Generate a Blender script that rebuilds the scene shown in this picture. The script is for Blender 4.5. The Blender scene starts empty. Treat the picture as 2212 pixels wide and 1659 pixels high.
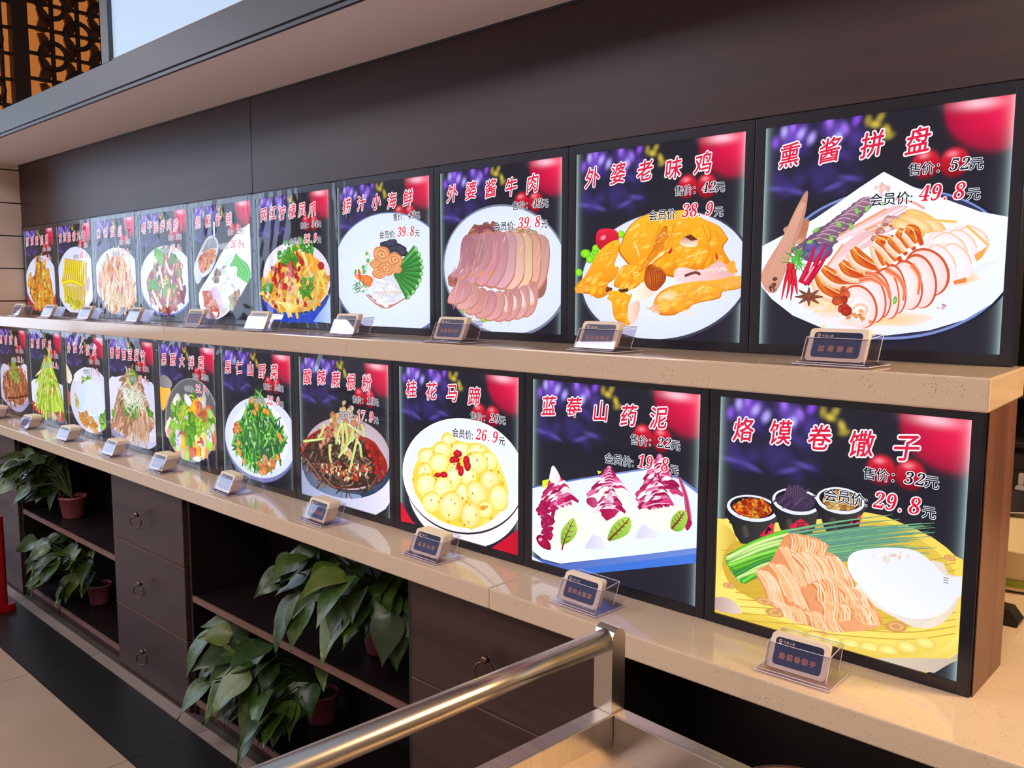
import bpy, bmesh, math, random
import numpy as np
from mathutils import Vector, Matrix

# ---------------------------------------------------------------- camera
FOC = 1850.0                      # focal length in pixels of the 2212 x 1659 frame
CAM = (0.7760, -1.5131, 1.3788)
YAW, PITCH, ROLL = 0.75479, -0.10533, 0.003045
def cam_axes():
    cy, sy, cp, sp = math.cos(YAW), math.sin(YAW), math.cos(PITCH), math.sin(PITCH)
    fwd = Vector((-sy*cp, cy*cp, sp)); right = Vector((cy, sy, 0)); up = right.cross(fwd)
    c, s = math.cos(ROLL), math.sin(ROLL)
    return right*c + up*s, up*c - right*s, fwd
R_, U_, F_ = cam_axes()
scn = bpy.context.scene
col = scn.collection
cd = bpy.data.cameras.new('camera'); cam = bpy.data.objects.new('camera', cd); col.objects.link(cam)
cd.sensor_width = 36.0; cd.lens = FOC/2212*36.0; cd.clip_start = 0.02
m4 = Matrix((R_, U_, -F_)).transposed().to_4x4(); m4.translation = Vector(CAM)
cam.matrix_world = m4
scn.camera = cam
# ---------------------------------------------------------------- world, exposure
w = bpy.data.worlds.new('hall_air'); scn.world = w; w.use_nodes = True
w.node_tree.nodes['Background'].inputs[0].default_value = (0.62, 0.60, 0.66, 1)
w.node_tree.nodes['Background'].inputs[1].default_value = 0.10
vs = scn.view_settings
vs.view_transform = 'Standard'; vs.look = 'None'; vs.exposure = 0.0; vs.gamma = 1.0; vs.use_curve_mapping = False
scn.cycles.transparent_max_bounces = 24; scn.cycles.sample_clamp_indirect = 2.0
# ---------------------------------------------------------------- large lights (ceiling lamps of the hall and of the kitchen)
def area(name, loc, size, power, colr, aim=None, sy=None):
    ld = bpy.data.lights.new(name, 'AREA'); ld.energy = power; ld.color = colr
    ld.shape = 'RECTANGLE'; ld.size = size; ld.size_y = sy or size
    o = bpy.data.objects.new(name, ld); col.objects.link(o); o.location = loc
    if aim: o.rotation_euler = (Vector(aim)-Vector(loc)).to_track_quat('-Z', 'Y').to_euler()
    return o
area('ceiling_lamp_light', (-5.2, -2.4, 3.05), 1.4, 70, (0.84, 0.90, 1.0))
area('ceiling_lamp_light', (-2.4, -2.6, 3.05), 1.4, 58, (0.96, 0.90, 0.98))
area('ceiling_lamp_light', (0.6, -2.6, 3.05), 1.2, 66, (1.0, 0.88, 0.82))
area('kitchen_lamp_light', (1.45, 0.30, 1.85), 0.4, 30, (1.0, 0.68, 0.36), aim=(0.45, 0.0, 0.8))

# ---------------------------------------------------------------- helpers
def tag(o, label=None, cat=None, group=None, kind=None):
    if label: o['label'] = label
    if cat: o['category'] = cat
    if group: o['group'] = group
    if kind: o['kind'] = kind
    return o
def empty(name, loc=(0, 0, 0), rz=0.0):
    o = bpy.data.objects.new(name, None); col.objects.link(o); o.location = loc; o.rotation_euler = (0, 0, rz)
    o.empty_display_size = 0.05
    return o
def link(name, me, mat, parent=None):
    if mat is not None and not me.materials: me.materials.append(mat)
    o = bpy.data.objects.new(name, me); col.objects.link(o); o.parent = parent
    return o
def mesh(name, bm, mat, parent=None, smooth=False, local=False):
    """bm holds world coordinates unless local; a parent with an offset gets them relative to itself"""
    q = parent
    while q is not None and not local:
        bmesh.ops.translate(bm, verts=bm.verts, vec=-Vector(q.location)); q = q.parent
    me = bpy.data.meshes.new(name); bm.to_mesh(me); bm.free()
    if smooth:
        for p in me.polygons: p.use_smooth = True
    return link(name, me, mat, parent)
def box(bm, x0, x1, y0, y1, z0, z1, bev=0.0, seg=2):
    r = bmesh.ops.create_cube(bm, size=1.0, matrix=Matrix.LocRotScale(((x0+x1)/2, (y0+y1)/2, (z0+z1)/2), None, (x1-x0, y1-y0, z1-z0)))
    if bev > 0:
        es = {e for v in r['verts'] for e in v.link_edges}
        bmesh.ops.bevel(bm, geom=list(es), offset=bev, segments=seg, affect='EDGES', profile=0.5)
    return bm
def bx(name, b, mat, parent=None, bev=0.0, local=False):
    return mesh(name, box(bmesh.new(), *b, bev=bev), mat, parent, local=local)
def prism(bm, pts, z0, z1, axis='z'):
    f = {'z': lambda a, b, c: (a, b, c), 'x': lambda a, b, c: (c, a, b), 'y': lambda a, b, c: (a, c, b)}[axis]
    lo = [bm.verts.new(f(a, b, z0)) for a, b in pts]; hi = [bm.verts.new(f(a, b, z1)) for a, b in pts]
    n = len(pts); bm.faces.new(lo[::-1]); bm.faces.new(hi)
    for i in range(n): bm.faces.new((lo[i], lo[(i+1) % n], hi[(i+1) % n], hi[i]))
    bmesh.ops.recalc_face_normals(bm, faces=bm.faces)
    return bm
def lathe(bm, prof, c=(0, 0, 0), n=32):
    rings = [[bm.verts.new((c[0]+r*math.cos(2*math.pi*k/n), c[1]+r*math.sin(2*math.pi*k/n), c[2]+z)) for k in range(n)] for r, z in prof]
    for a, b in zip(rings, rings[1:]):
        for k in range(n): bm.faces.new((a[k], a[(k+1) % n], b[(k+1) % n], b[k]))
    return bm
def tube(bm, pts, rad, n=12, caps=True):
    pts = [Vector(p) for p in pts]; rings = []; up = Vector((0, 0, 1))
    for i, p in enumerate(pts):
        t = (pts[min(i+1, len(pts)-1)]-pts[max(i-1, 0)]).normalized()
        ref = up if abs(t.dot(up)) < 0.95 else Vector((1, 0, 0))
        a = t.cross(ref).normalized(); b = t.cross(a)
        r = rad[i] if isinstance(rad, (list, tuple)) else rad
        rings.append([bm.verts.new(p+(a*math.cos(2*math.pi*k/n)+b*math.sin(2*math.pi*k/n))*r) for k in range(n)])
    for q, s in zip(rings, rings[1:]):
        for k in range(n): bm.faces.new((q[k], q[(k+1) % n], s[(k+1) % n], s[k]))
    if caps: bm.faces.new(rings[0][::-1]); bm.faces.new(rings[-1])
    bmesh.ops.recalc_face_normals(bm, faces=bm.faces)
    return bm
def torus(bm, c, R, r, ax1, ax2, n=24, m=8):
    ax1, ax2 = Vector(ax1), Vector(ax2); nn = ax1.cross(ax2); c = Vector(c); rings = []
    for i in range(n):
        a = 2*math.pi*i/n; d = ax1*math.cos(a)+ax2*math.sin(a)
        rings.append([bm.verts.new(c+d*R+(d*math.cos(2*math.pi*k/m)+nn*math.sin(2*math.pi*k/m))*r) for k in range(m)])
    for i in range(n):
        q, s = rings[i], rings[(i+1) % n]
        for k in range(m): bm.faces.new((q[k], q[(k+1) % m], s[(k+1) % m], s[k]))
    bmesh.ops.recalc_face_normals(bm, faces=bm.faces)
    return bm
# ---------------------------------------------------------------- materials
def lin(c): return tuple((v/255/12.92 if v/255 <= 0.04045 else ((v/255+0.055)/1.055)**2.4) for v in c[:3])
def mat(name, rgb, rough=0.5, metal=0.0, spec=0.5, noise=None, bump=None, coat=0.0, emit=None, estr=0.0, alpha=None):
    """rgb in sRGB 0-255; noise = (scale xyz, second colour, low, high, detail); bump = (scale, strength)"""
    m = bpy.data.materials.new(name); m.use_nodes = True; nt = m.node_tree; b = nt.nodes['Principled BSDF']
    b.inputs['Base Color'].default_value = (*lin(rgb), 1); b.inputs['Roughness'].default_value = rough
    b.inputs['Metallic'].default_value = metal; b.inputs['Specular IOR Level'].default_value = spec
    b.inputs['Coat Weight'].default_value = coat
    if noise or bump: tc = nt.nodes.new('ShaderNodeTexCoord')
    if noise:
        sc, c2, lo, hi, det = noise
        mp = nt.nodes.new('ShaderNodeMapping'); mp.inputs['Scale'].default_value = sc
        nt.links.new(tc.outputs['Object'], mp.inputs['Vector'])
        n = nt.nodes.new('ShaderNodeTexNoise'); n.inputs['Scale'].default_value = 1.0; n.inputs['Detail'].default_value = det
        nt.links.new(mp.outputs[0], n.inputs['Vector'])
        r = nt.nodes.new('ShaderNodeValToRGB'); r.color_ramp.elements[0].position = lo; r.color_ramp.elements[1].position = hi
        r.color_ramp.elements[0].color = (*lin(rgb), 1); r.color_ramp.elements[1].color = (*lin(c2), 1)
        nt.links.new(n.outputs['Fac'], r.inputs['Fac']); nt.links.new(r.outputs['Color'], b.inputs['Base Color'])
    if bump:
        n = nt.nodes.new('ShaderNodeTexNoise'); n.inputs['Scale'].default_value = bump[0]; n.inputs['Detail'].default_value = 3
        nt.links.new(tc.outputs['Object'], n.inputs['Vector'])
        bp = nt.nodes.new('ShaderNodeBump'); bp.inputs['Strength'].default_value = bump[1]; bp.inputs['Distance'].default_value = 0.002
        nt.links.new(n.outputs['Fac'], bp.inputs['Height']); nt.links.new(bp.outputs[0], b.inputs['Normal'])
    if emit: b.inputs['Emission Color'].default_value = (*lin(emit), 1); b.inputs['Emission Strength'].default_value = estr
    return m
def clear(name, tint, rough, ior, gain=1.0):
    """thin clear plastic: straight-through light plus a Fresnel reflection"""
    m = bpy.data.materials.new(name); m.use_nodes = True; nt = m.node_tree; nt.nodes.clear()
    out = nt.nodes.new('ShaderNodeOutputMaterial'); mix = nt.nodes.new('ShaderNodeMixShader')
    tr = nt.nodes.new('ShaderNodeBsdfTransparent'); tr.inputs[0].default_value = (*tint, 1)
    gl = nt.nodes.new('ShaderNodeBsdfGlossy'); gl.inputs['Roughness'].default_value = rough
    lw = nt.nodes.new('ShaderNodeLayerWeight'); lw.inputs['Blend'].default_value = 0.5     # Schlick: f0 + (1 - f0) facing^5
    pw = nt.nodes.new('ShaderNodeMath'); pw.operation = 'POWER'; pw.inputs[1].default_value = 5.0
    f0 = ((ior-1)/(ior+1))**2*gain
    mu = nt.nodes.new('ShaderNodeMath'); mu.operation = 'MULTIPLY_ADD'; mu.inputs[1].default_value = 1-f0; mu.inputs[2].default_value = f0; mu.use_clamp = True
    nt.links.new(lw.outputs['Facing'], pw.inputs[0]); nt.links.new(pw.outputs[0], mu.inputs[0]); nt.links.new(mu.outputs[0], mix.inputs[0])
    nt.links.new(tr.outputs[0], mix.inputs[1]); nt.links.new(gl.outputs[0], mix.inputs[2]); nt.links.new(mix.outputs[0], out.inputs[0])
    return m
M = dict(
    wall_wood=mat('dark_veneer', (58, 32, 33), 0.42, noise=((1.2, 1.2, 22), (44, 23, 24), 0.35, 0.7, 4), spec=0.5),
    cab_wood=mat('walnut_veneer', (66, 43, 39), 0.42, noise=((1.5, 2, 26), (50, 32, 29), 0.35, 0.7, 5), spec=0.35),
    cab_dark=mat('dark_walnut', (25, 13, 12), 0.42, noise=((2, 2, 20), (18, 9, 9), 0.35, 0.7, 4)),
    cab_edge=mat('walnut_edge', (112, 78, 68), 0.45),
    side_wood=mat('end_veneer', (108, 68, 52), 0.35, noise=((30, 30, 1.2), (84, 50, 42), 0.35, 0.7, 4)),
    stone=mat('quartz_stone', (214, 190, 164), 0.085, spec=0.5),
    beige=mat('beige_panel', (216, 198, 182), 0.45, noise=((3, 3, 3), (208, 190, 174), 0.4, 0.6, 2)),
    groove=mat('black_groove', (16, 14, 14), 0.5),
    white=mat('white_plaster', (232, 222, 226), 0.75),
    hall=mat('hall_plaster', (218, 210, 208), 0.8),
    fascia=mat('grey_metal_fascia', (72, 80, 80), 0.42, spec=0.4, noise=((0.8, 2, 2), (76, 72, 84), 0.35, 0.7, 2)),
    fascia_dark=mat('dark_metal_edge', (34, 38, 52), 0.4),
    sign=mat('sign_acrylic', (40, 44, 50), 0.5, emit=(190, 214, 243), estr=0.92),
    daylight=mat('added_daylight_glass', (30, 32, 36), 0.3, emit=(206, 226, 255), estr=3.6),  # glow of the unseen windows added at the far end of the hall
    frame=mat('black_aluminium', (20, 21, 34), 0.28, spec=0.5),
    steel=mat('stainless_steel', (206, 196, 186), 0.33, metal=1.0, noise=((5, 120, 5), (190, 180, 170), 0.35, 0.65, 3)),
    rail_steel=mat('polished_steel', (200, 192, 182), 0.26, metal=1.0),
    tray_steel=mat('darkened_tray_steel', (168, 152, 138), 0.36, metal=1.0, noise=((60, 6, 6), (150, 136, 124), 0.35, 0.65, 3)),  # steel colour darkened to stand for the reflection of dark surroundings
    steel_dull=mat('dull_steel', (150, 145, 140), 0.4, metal=1.0),
    bronze_bowl=mat('golden_steel', (206, 176, 120), 0.25, metal=1.0),
    bronze=mat('aged_bronze', (112, 92, 78), 0.32, metal=1.0),
    tile=mat('cream_tile', (168, 146, 124), 0.32, noise=((2.5, 2.5, 2.5), (158, 136, 114), 0.35, 0.65, 3)),
    tile_black=mat('black_tile', (22, 19, 18), 0.4),
    tile_curb=mat('grey_tile', (142, 126, 116), 0.38, noise=((4, 4, 4), (128, 114, 106), 0.35, 0.65, 3)),
    grout=mat('grout', (58, 48, 42), 0.9),
    pot=mat('pink_plastic_pot', (128, 66, 72), 0.35),
    soil=mat('soil', (34, 24, 18), 0.95),
    stem=mat('green_stem', (58, 84, 34), 0.5),
    leaf=mat('pothos_leaf', (44, 70, 18), 0.38, noise=((9, 9, 9), (66, 90, 28), 0.4, 0.7, 3), coat=0.0),
    leaf2=mat('pothos_leaf_dark', (30, 52, 18), 0.38, noise=((9, 9, 9), (48, 72, 24), 0.4, 0.7, 3), coat=0.0),
    leaf3=mat('pothos_leaf_yellow', (90, 100, 34), 0.38, noise=((9, 9, 9), (60, 92, 34), 0.4, 0.7, 3), coat=0.0),
    card=mat('cream_card', (236, 216, 190), 0.6),
    card_blue=mat('navy_ink', (44, 60, 102), 0.3),
    card_top=mat('deep_navy_ink', (22, 32, 66), 0.3),
    ink_red=mat('red_ink', (186, 62, 48), 0.4),
    ink_pale=mat('pale_ink', (226, 190, 168), 0.4),
    lattice=mat('dark_lattice_wood', (42, 26, 24), 0.5),
    lattice2=mat('brown_carved_wood', (150, 92, 62), 0.5, noise=((12, 12, 12), (96, 54, 38), 0.35, 0.65, 4)),
    amber=mat('amber_backlight', (120, 66, 28), 0.6, emit=(214, 128, 60), estr=0.62),
    red=mat('red_lacquer', (150, 12, 14), 0.3),
    tub=mat('milky_plastic', (214, 196, 160), 0.3),
    tubgreen=mat('green_vegetable', (128, 140, 40), 0.5),
    blackp=mat('black_plastic', (22, 20, 20), 0.35),
    kitch=mat('kitchen_tile', (70, 62, 62), 0.4),
    acrylic=clear('clear_acrylic', (0.93, 0.91, 0.95), 0.02, 1.45, 2.0),
    acrylic_edge=mat('acrylic_edge', (214, 206, 226), 0.2),
    film_flat=clear('taut_clear_film', (0.97, 0.97, 0.98), 0.05, 1.45, 0.5),
    film=clear('clear_film', (0.97, 0.97, 0.98), 0.05, 1.45, 1.6),
)
def speckle(m):        # brown flecks in the quartz stone
    nt = m.node_tree; b = nt.nodes['Principled BSDF']
    tc = nt.nodes.new('ShaderNodeTexCoord'); vo = nt.nodes.new('ShaderNodeTexVoronoi'); vo.inputs['Scale'].default_value = 230
    nt.links.new(tc.outputs['Object'], vo.inputs['Vector'])
    nz = nt.nodes.new('ShaderNodeTexNoise'); nz.inputs['Scale'].default_value = 45; nt.links.new(tc.outputs['Object'], nz.inputs['Vector'])
    ad = nt.nodes.new('ShaderNodeMath'); ad.operation = 'MULTIPLY_ADD'; ad.inputs[1].default_value = -0.55; ad.inputs[2].default_value = 0.42
    nt.links.new(nz.outputs['Fac'], ad.inputs[0])
    lt = nt.nodes.new('ShaderNodeMath'); lt.operation = 'LESS_THAN'; nt.links.new(vo.outputs['Distance'], lt.inputs[0]); nt.links.new(ad.outputs[0], lt.inputs[1])
    mx = nt.nodes.new('ShaderNodeMix'); mx.data_type = 'RGBA'
    mx.inputs['A'].default_value = (*lin((212, 188, 160)), 1); mx.inputs['B'].default_value = (*lin((172, 142, 112)), 1)
    nt.links.new(lt.outputs[0], mx.inputs['Factor']); nt.links.new(mx.outputs['Result'], b.inputs['Base Color'])
speckle(M['stone'])

# ---------------------------------------------------------------- measures (metres, floor at z = 0)
W, H, P = 0.41157, 0.400, 0.45169        # lit panel, panel height, spacing of the light boxes
TY, TZ = 0.0, 1.285                      # upper row: plane and bottom of the lit panels
BY, BZ, BX = -0.1466, 0.7968, 0.0049     # lower row
COUNTER, SHELF = 0.778, 1.266
CABY, FRONT = -0.276, -0.306
SOFF, SOFY = 2.017, -0.314
# ================================================================ the setting
fl = bx('floor', (-9.2, 3.0, -5.2, 2.6, -0.06, -0.004), M['grout']); tag(fl, kind='structure')
def tile_mesh(n, sx, sy, m):
    me = bpy.data.meshes.new(n); b = bmesh.new(); box(b, -sx/2, sx/2, -sy/2, sy/2, -0.004, 0.0, 0); b.to_mesh(me); b.free(); me.materials.append(m); return me
TS = 0.841
tm = [tile_mesh('floor_tile', TS-0.003, TS-0.003, M['tile']), tile_mesh('border_tile', TS-0.0015, 0.206, M['tile_black']), tile_mesh('kerb_tile', TS-0.003, 0.041, M['tile_curb'])]
for i in range(-8, 6):
    x = -2.54+TS*(i+0.5)
    for j in range(5):
        o = link('floor_tile', tm[0], None, fl); o.location = (x, -0.537-TS*(j+0.5), 0)
    o = link('border_tile', tm[1], None, fl); o.location = (x, -0.431, 0)
    o = link('kerb_tile', tm[2], None, fl); o.location = (x, -0.3050, 0.0)
# back wall core with the dark veneer panels above the light boxes
wb = bx('wall_back', (-4.09, 0.4155, 0.032, 0.056, 0.0, SOFF+0.02), M['cab_dark']); tag(wb, kind='structure')
for x0, x1 in ((-4.09, -1.8305), (-1.8285, 0.62)):
    bx('veneer_panel', (x0, x1, 0.0, 0.032, 1.706, SOFF), M['wall_wood'], wb, 0.0015)
bx('seal_strip', (-4.09, 0.62, -0.003, 0.0, SOFF-0.006, SOFF), M['fascia_dark'], wb)
# panelled wall stub at the left end
wl = bx('wall_left', (-4.30, -4.094, -0.31, 0.10, 0.0, SOFF), M['groove']); tag(wl, kind='structure')
gz = [1.333+0.1643*k for k in range(-9, 5)]
for a, b in zip(gz, gz[1:]):
    bx('wall_panel', (-4.094, -4.089, -0.31, 0.0, max(a+0.003, 0), min(b-0.003, SOFF)), M['beige'], wl)
bx('wall_panel', (-4.094, -4.089, -0.31, 0.0, gz[-1]+0.003, SOFF), M['beige'], wl)
# soffit over the boxes, its fascia and dark lip
ce = bx('ceiling_soffit', (-4.5, 1.6, SOFY+0.004, 0.02, SOFF, SOFF+0.02), M['white']); tag(ce, kind='structure')
t1 = bx('trim_1', (-4.5, 1.6, SOFY-0.006, SOFY+0.004, SOFF, SOFF+0.012), M['fascia_dark']); tag(t1, kind='structure')
t2 = bx('trim_2', (-4.5, 1.6, SOFY-0.012, SOFY+0.004, SOFF+0.012, 2.119), M['fascia'], bev=0.001); tag(t2, kind='structure')
# hall around the counter
for n, b in dict(wall_front=(-9.2, 3.0, -5.3, -5.2, 0, 3.4), wall_far=(-9.3, -9.2, -5.2, 2.6, 0, 3.4), wall_right=(3.0, 3.1, -5.2, 2.6, 0, 3.4), wall_rear=(-9.2, 3.0, 2.6, 2.7, 0, 3.4)).items():
    tag(bx(n, b, M['hall']), kind='structure')
tag(bx('ceiling', (-9.2, 3.0, -5.2, 2.6, 3.4, 3.5), M['hall']), kind='structure')

# unseen windows added in the far wall for cool light and reflections
wi = empty('added_window_1', (-9.19, -2.6, 0.9)); tag(wi, kind='structure')
for k in range(4):
    y0 = -4.75+k*1.12; bx('pane', (-9.195, -9.188, y0+0.03, y0+1.09, 0.95, 3.25), M['daylight'], wi)
    bx('mullion', (-9.195, -9.15, y0-0.03, y0+0.0295, 0.9, 3.3), M['fascia_dark'], wi)
bx('mullion', (-9.195, -9.15, -4.75+4*1.12-0.03, -4.75+4*1.12+0.03, 0.9, 3.3), M['fascia_dark'], wi)
bx('rail', (-9.195, -9.15, -4.719, -0.301, 0.9, 0.949), M['fascia_dark'], wi)

# ================================================================ sign above the fascia
sg = empty('illuminated_sign', (-2.18, SOFY, 2.119)); tag(sg, 'large pale blue-white lit sign panel in a grey frame above the ledge', 'sign')
bx('lit_panel', (-2.125, 1.55, SOFY+0.002, SOFY+0.01, 2.127, 2.85), M['sign'], sg)
bx('back_box', (-2.185, 1.56, SOFY+0.012, SOFY+0.12, 2.119, 2.90), M['fascia'], sg)
bx('frame_side', (-2.185, -2.1275, SOFY-0.012, SOFY+0.011, 2.1195, 2.90), M['fascia'], sg)
bx('frame_bottom', (-2.127, 1.56, SOFY-0.006, SOFY+0.0105, 2.1195, 2.126), M['cab_edge'], sg)

# ================================================================ lattice screen far left
LX = -5.2
ls = empty('lattice_screen', (LX, 0.55, 1.9)); tag(ls, 'dark carved wood lattice screen glowing amber behind, upper left corner', 'screen')
bx('amber_backing', (LX-0.16, LX-0.12, -0.7, 1.30, 1.9, 3.39), M['amber'], ls)
bx('post', (LX-0.02, LX+0.06, 0.335, 0.425, 1.9, 3.39), M['lattice'], ls)
bx('post', (LX-0.02, LX+0.06, 1.16, 1.30, 1.9, 3.39), M['lattice'], ls)
def lat_bar(y0, y1, z0, z1, d=0.0): bx('bar', (LX-0.02+d, LX+0.005+d, y0, y1, z0, z1), M['lattice'], ls, 0.002)
cy0, cz0, cs = 0.63, 2.55, 0.155
for k in range(5): lat_bar(cy0-0.2+k*cs-0.011, cy0-0.2+k*cs+0.011, 1.9, 3.39)
for k in range(9): lat_bar(0.425, 1.16, 2.09+k*cs-0.010, 2.09+k*cs+0.010, 0.003)
for a in range(4):
    for b in range(8):
        if (a+b) % 2: continue
        y, z = cy0-0.2+(a+0.5)*cs+cs/2, 2.09+(b+0.5)*cs+cs/2
        mesh('scroll', torus(bmesh.new(), (LX+0.006, y, z), 0.080, 0.016, (0, 1, 0), (0, 0, 1), 18, 6), M['lattice'], ls, True)
for k in range(7): lat_bar(-0.62+k*0.15, -0.60+k*0.15, 1.9, 3.39)
for k in range(9): lat_bar(-0.68, 0.335, 2.05+k*cs, 2.068+k*cs, 0.003)
for a in range(6):
    for b in range(8):
        if (a+b) % 2: continue
        mesh('scroll', torus(bmesh.new(), (LX+0.006, -0.535+a*0.15, 2.14+b*cs), 0.074, 0.015, (0, 1, 0), (0, 0, 1), 18, 6), M['lattice'], ls, True)

for k in range(5):       # carved leaves behind the left half of every cell
    for q in range(9):
        y, z = cy0-0.2+k*cs, 2.01+q*cs
        b = prism(bmesh.new(), [(y-0.075, z-0.07), (y-0.02, z-0.075), (y+0.012, z-0.02), (y-0.005, z+0.05), (y-0.03, z+0.075), (y-0.065, z+0.07), (y-0.05, z+0.01)], LX-0.085, LX-0.06, axis='x'); mesh('carved_leaf', b, M['lattice2'], ls)
for k in range(6):
    for q in range(9):
        y, z = -0.55+k*0.15, 2.01+q*cs
        b = prism(bmesh.new(), [(y-0.07, z-0.075), (y+0.02, z-0.075), (y+0.035, z-0.02), (y+0.02, z+0.05), (y-0.01, z+0.075), (y-0.06, z+0.07), (y-0.045, z+0.01)], LX-0.085, LX-0.06, axis='x'); mesh('carved_leaf', b, M['lattice2'], ls)

# ================================================================ stone slabs
up = empty('stone_shelf', (-1.8, -0.1, 1.218)); tag(up, 'long beige stone shelf slab carrying the upper row of light boxes', 'shelf')
def slab(name, pts, z0, z1, parent):
    b = prism(bmesh.new(), pts, z0, z1)
    bmesh.ops.bevel(b, geom=list(b.edges), offset=0.003, segments=2, affect='EDGES', profile=0.5)
    return mesh(name, b, M['stone'], parent)
slab('slab', [(-4.088, -0.225), (-2.0315, -0.225), (-2.0315, 0.032), (-4.088, 0.032)], 1.218, SHELF, up)
slab('slab', [(-2.0305, -0.225), (0.457, -0.225), (0.4445, -0.017), (0.441, 0.032), (-2.0305, 0.032)], 1.218, SHELF, up)
ct = empty('stone_counter', (-1.2, -0.1, 0.7335)); tag(ct, 'beige flecked stone counter top under the lower row of light boxes', 'counter')
slab('slab', [(-4.088, FRONT), (-0.4232, FRONT), (-0.4232, 0.031), (-4.088, 0.031)], 0.7335, COUNTER, ct)
slab('slab', [(-0.4222, FRONT), (1.75, FRONT), (1.75, 1.0), (0.16, 1.0), (0.16, 0.0575), (0.4170, 0.0575), (0.4170, 0.031), (-0.4222, 0.031)], 0.7335, COUNTER, ct)
tag(bx('end_panel', (0.4367, 0.4385, -0.1440, 0.0100, COUNTER+0.0005, 1.2175), M['side_wood'], bev=0.0004), 'upright reddish wood end panel closing the right side of the lower light boxes', 'panel')

# ================================================================ cabinets below the counter
def ring_pull(parent, x, z):
    y = CABY-0.018
    k = bmesh.new(); lathe(k, [(0.0001, 0.015), (0.006, 0.0145), (0.0095, 0.010), (0.0095, 0.006), (0.006, 0.003), (0.0085, 0.0)], n=14)
    bmesh.ops.rotate(k, verts=k.verts, cent=(0, 0, 0), matrix=Matrix.Rotation(math.pi/2, 3, 'X')); bmesh.ops.translate(k, verts=k.verts, vec=(x, y, z))
    bmesh.ops.recalc_face_normals(k, faces=k.faces)
    kn = mesh('knob', k, M['bronze'], parent, True)
    mesh('ring', torus(bmesh.new(), (x, y-0.011, z-0.026), 0.0215, 0.0026, (math.cos(0.5), math.sin(0.5), 0), (0, 0, 1), 22, 8), M['bronze'], kn, True)
def drawers(x0, x1, label):
    t = empty('drawer_cabinet', ((x0+x1)/2, -0.12, 0.0)); tag(t, label, 'cabinet')
    bx('carcass', (x0+0.002, x1-0.002, CABY+0.020, 0.030, 0.0, 0.7325), M['cab_dark'], t)
    zs = [0.0, 0.2445, 0.4905, 0.7325]
    for a, b in zip(zs, zs[1:]):
        d = bx('drawer', (x0+0.002, x1-0.002, CABY, CABY+0.0195, a+0.0015, b-0.0025), M['cab_wood'], t, 0.0012)
        bx('edge_band', (x0+0.002, x1-0.002, CABY-0.0008, CABY+0.004, b-0.0035, b-0.0015), M['cab_edge'], d)
        ring_pull(d, (x0+x1)/2-0.012, (a+b)/2+0.008)
    return t
def shelves(x0, x1, label):
    t = empty('shelf_unit', ((x0+x1)/2, -0.12, 0.0)); tag(t, label, 'shelf unit')
    bx('back', (x0, x1, 0.012, 0.030, 0.0, 0.7325), M['cab_dark'], t)
    bx('side', (x0+0.0005, x0+0.018, CABY+0.012, 0.0115, 0.0, 0.7325), M['cab_dark'], t)
    bx('side', (x1-0.018, x1-0.0005, CABY+0.012, 0.0115, 0.0, 0.7325), M['cab_dark'], t)
    for n, z0, z1 in (('shelf_board', 0.382, 0.402), ('bottom_board', 0.032, 0.052)):
        s = bx(n, (x0+0.0185, x1-0.0185, CABY+0.018, 0.0115, z0, z1), M['cab_dark'], t)
        e = bx('front_edge', (x0+0.0185, x1-0.0185, CABY+0.012, CABY+0.0178, z0, z1), M['cab_edge'], s)
    bx('plinth', (x0+0.0185, x1-0.0185, CABY+0.020, CABY+0.036, 0.0, 0.0315), M['cab_wood'], t)
    return t
drawers(-4.02, -3.46, 'walnut drawer cabinet at the far left end of the counter, half hidden by leaves')
shelves(-3.455, -2.405, 'dark open shelf unit with two potted plants near the far left end')
drawers(-2.40, -1.84, 'walnut cabinet of three drawers with bronze ring pulls, between two plant shelves')
shelves(-1.835, -0.712, 'dark open shelf unit with two potted plants in the middle of the counter')
drawers(-0.707, -0.147, 'walnut drawer cabinet behind the steel handrail of the cart')
shelves(-0.142, 0.98, 'dark empty shelf unit under the near right end of the counter')
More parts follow.
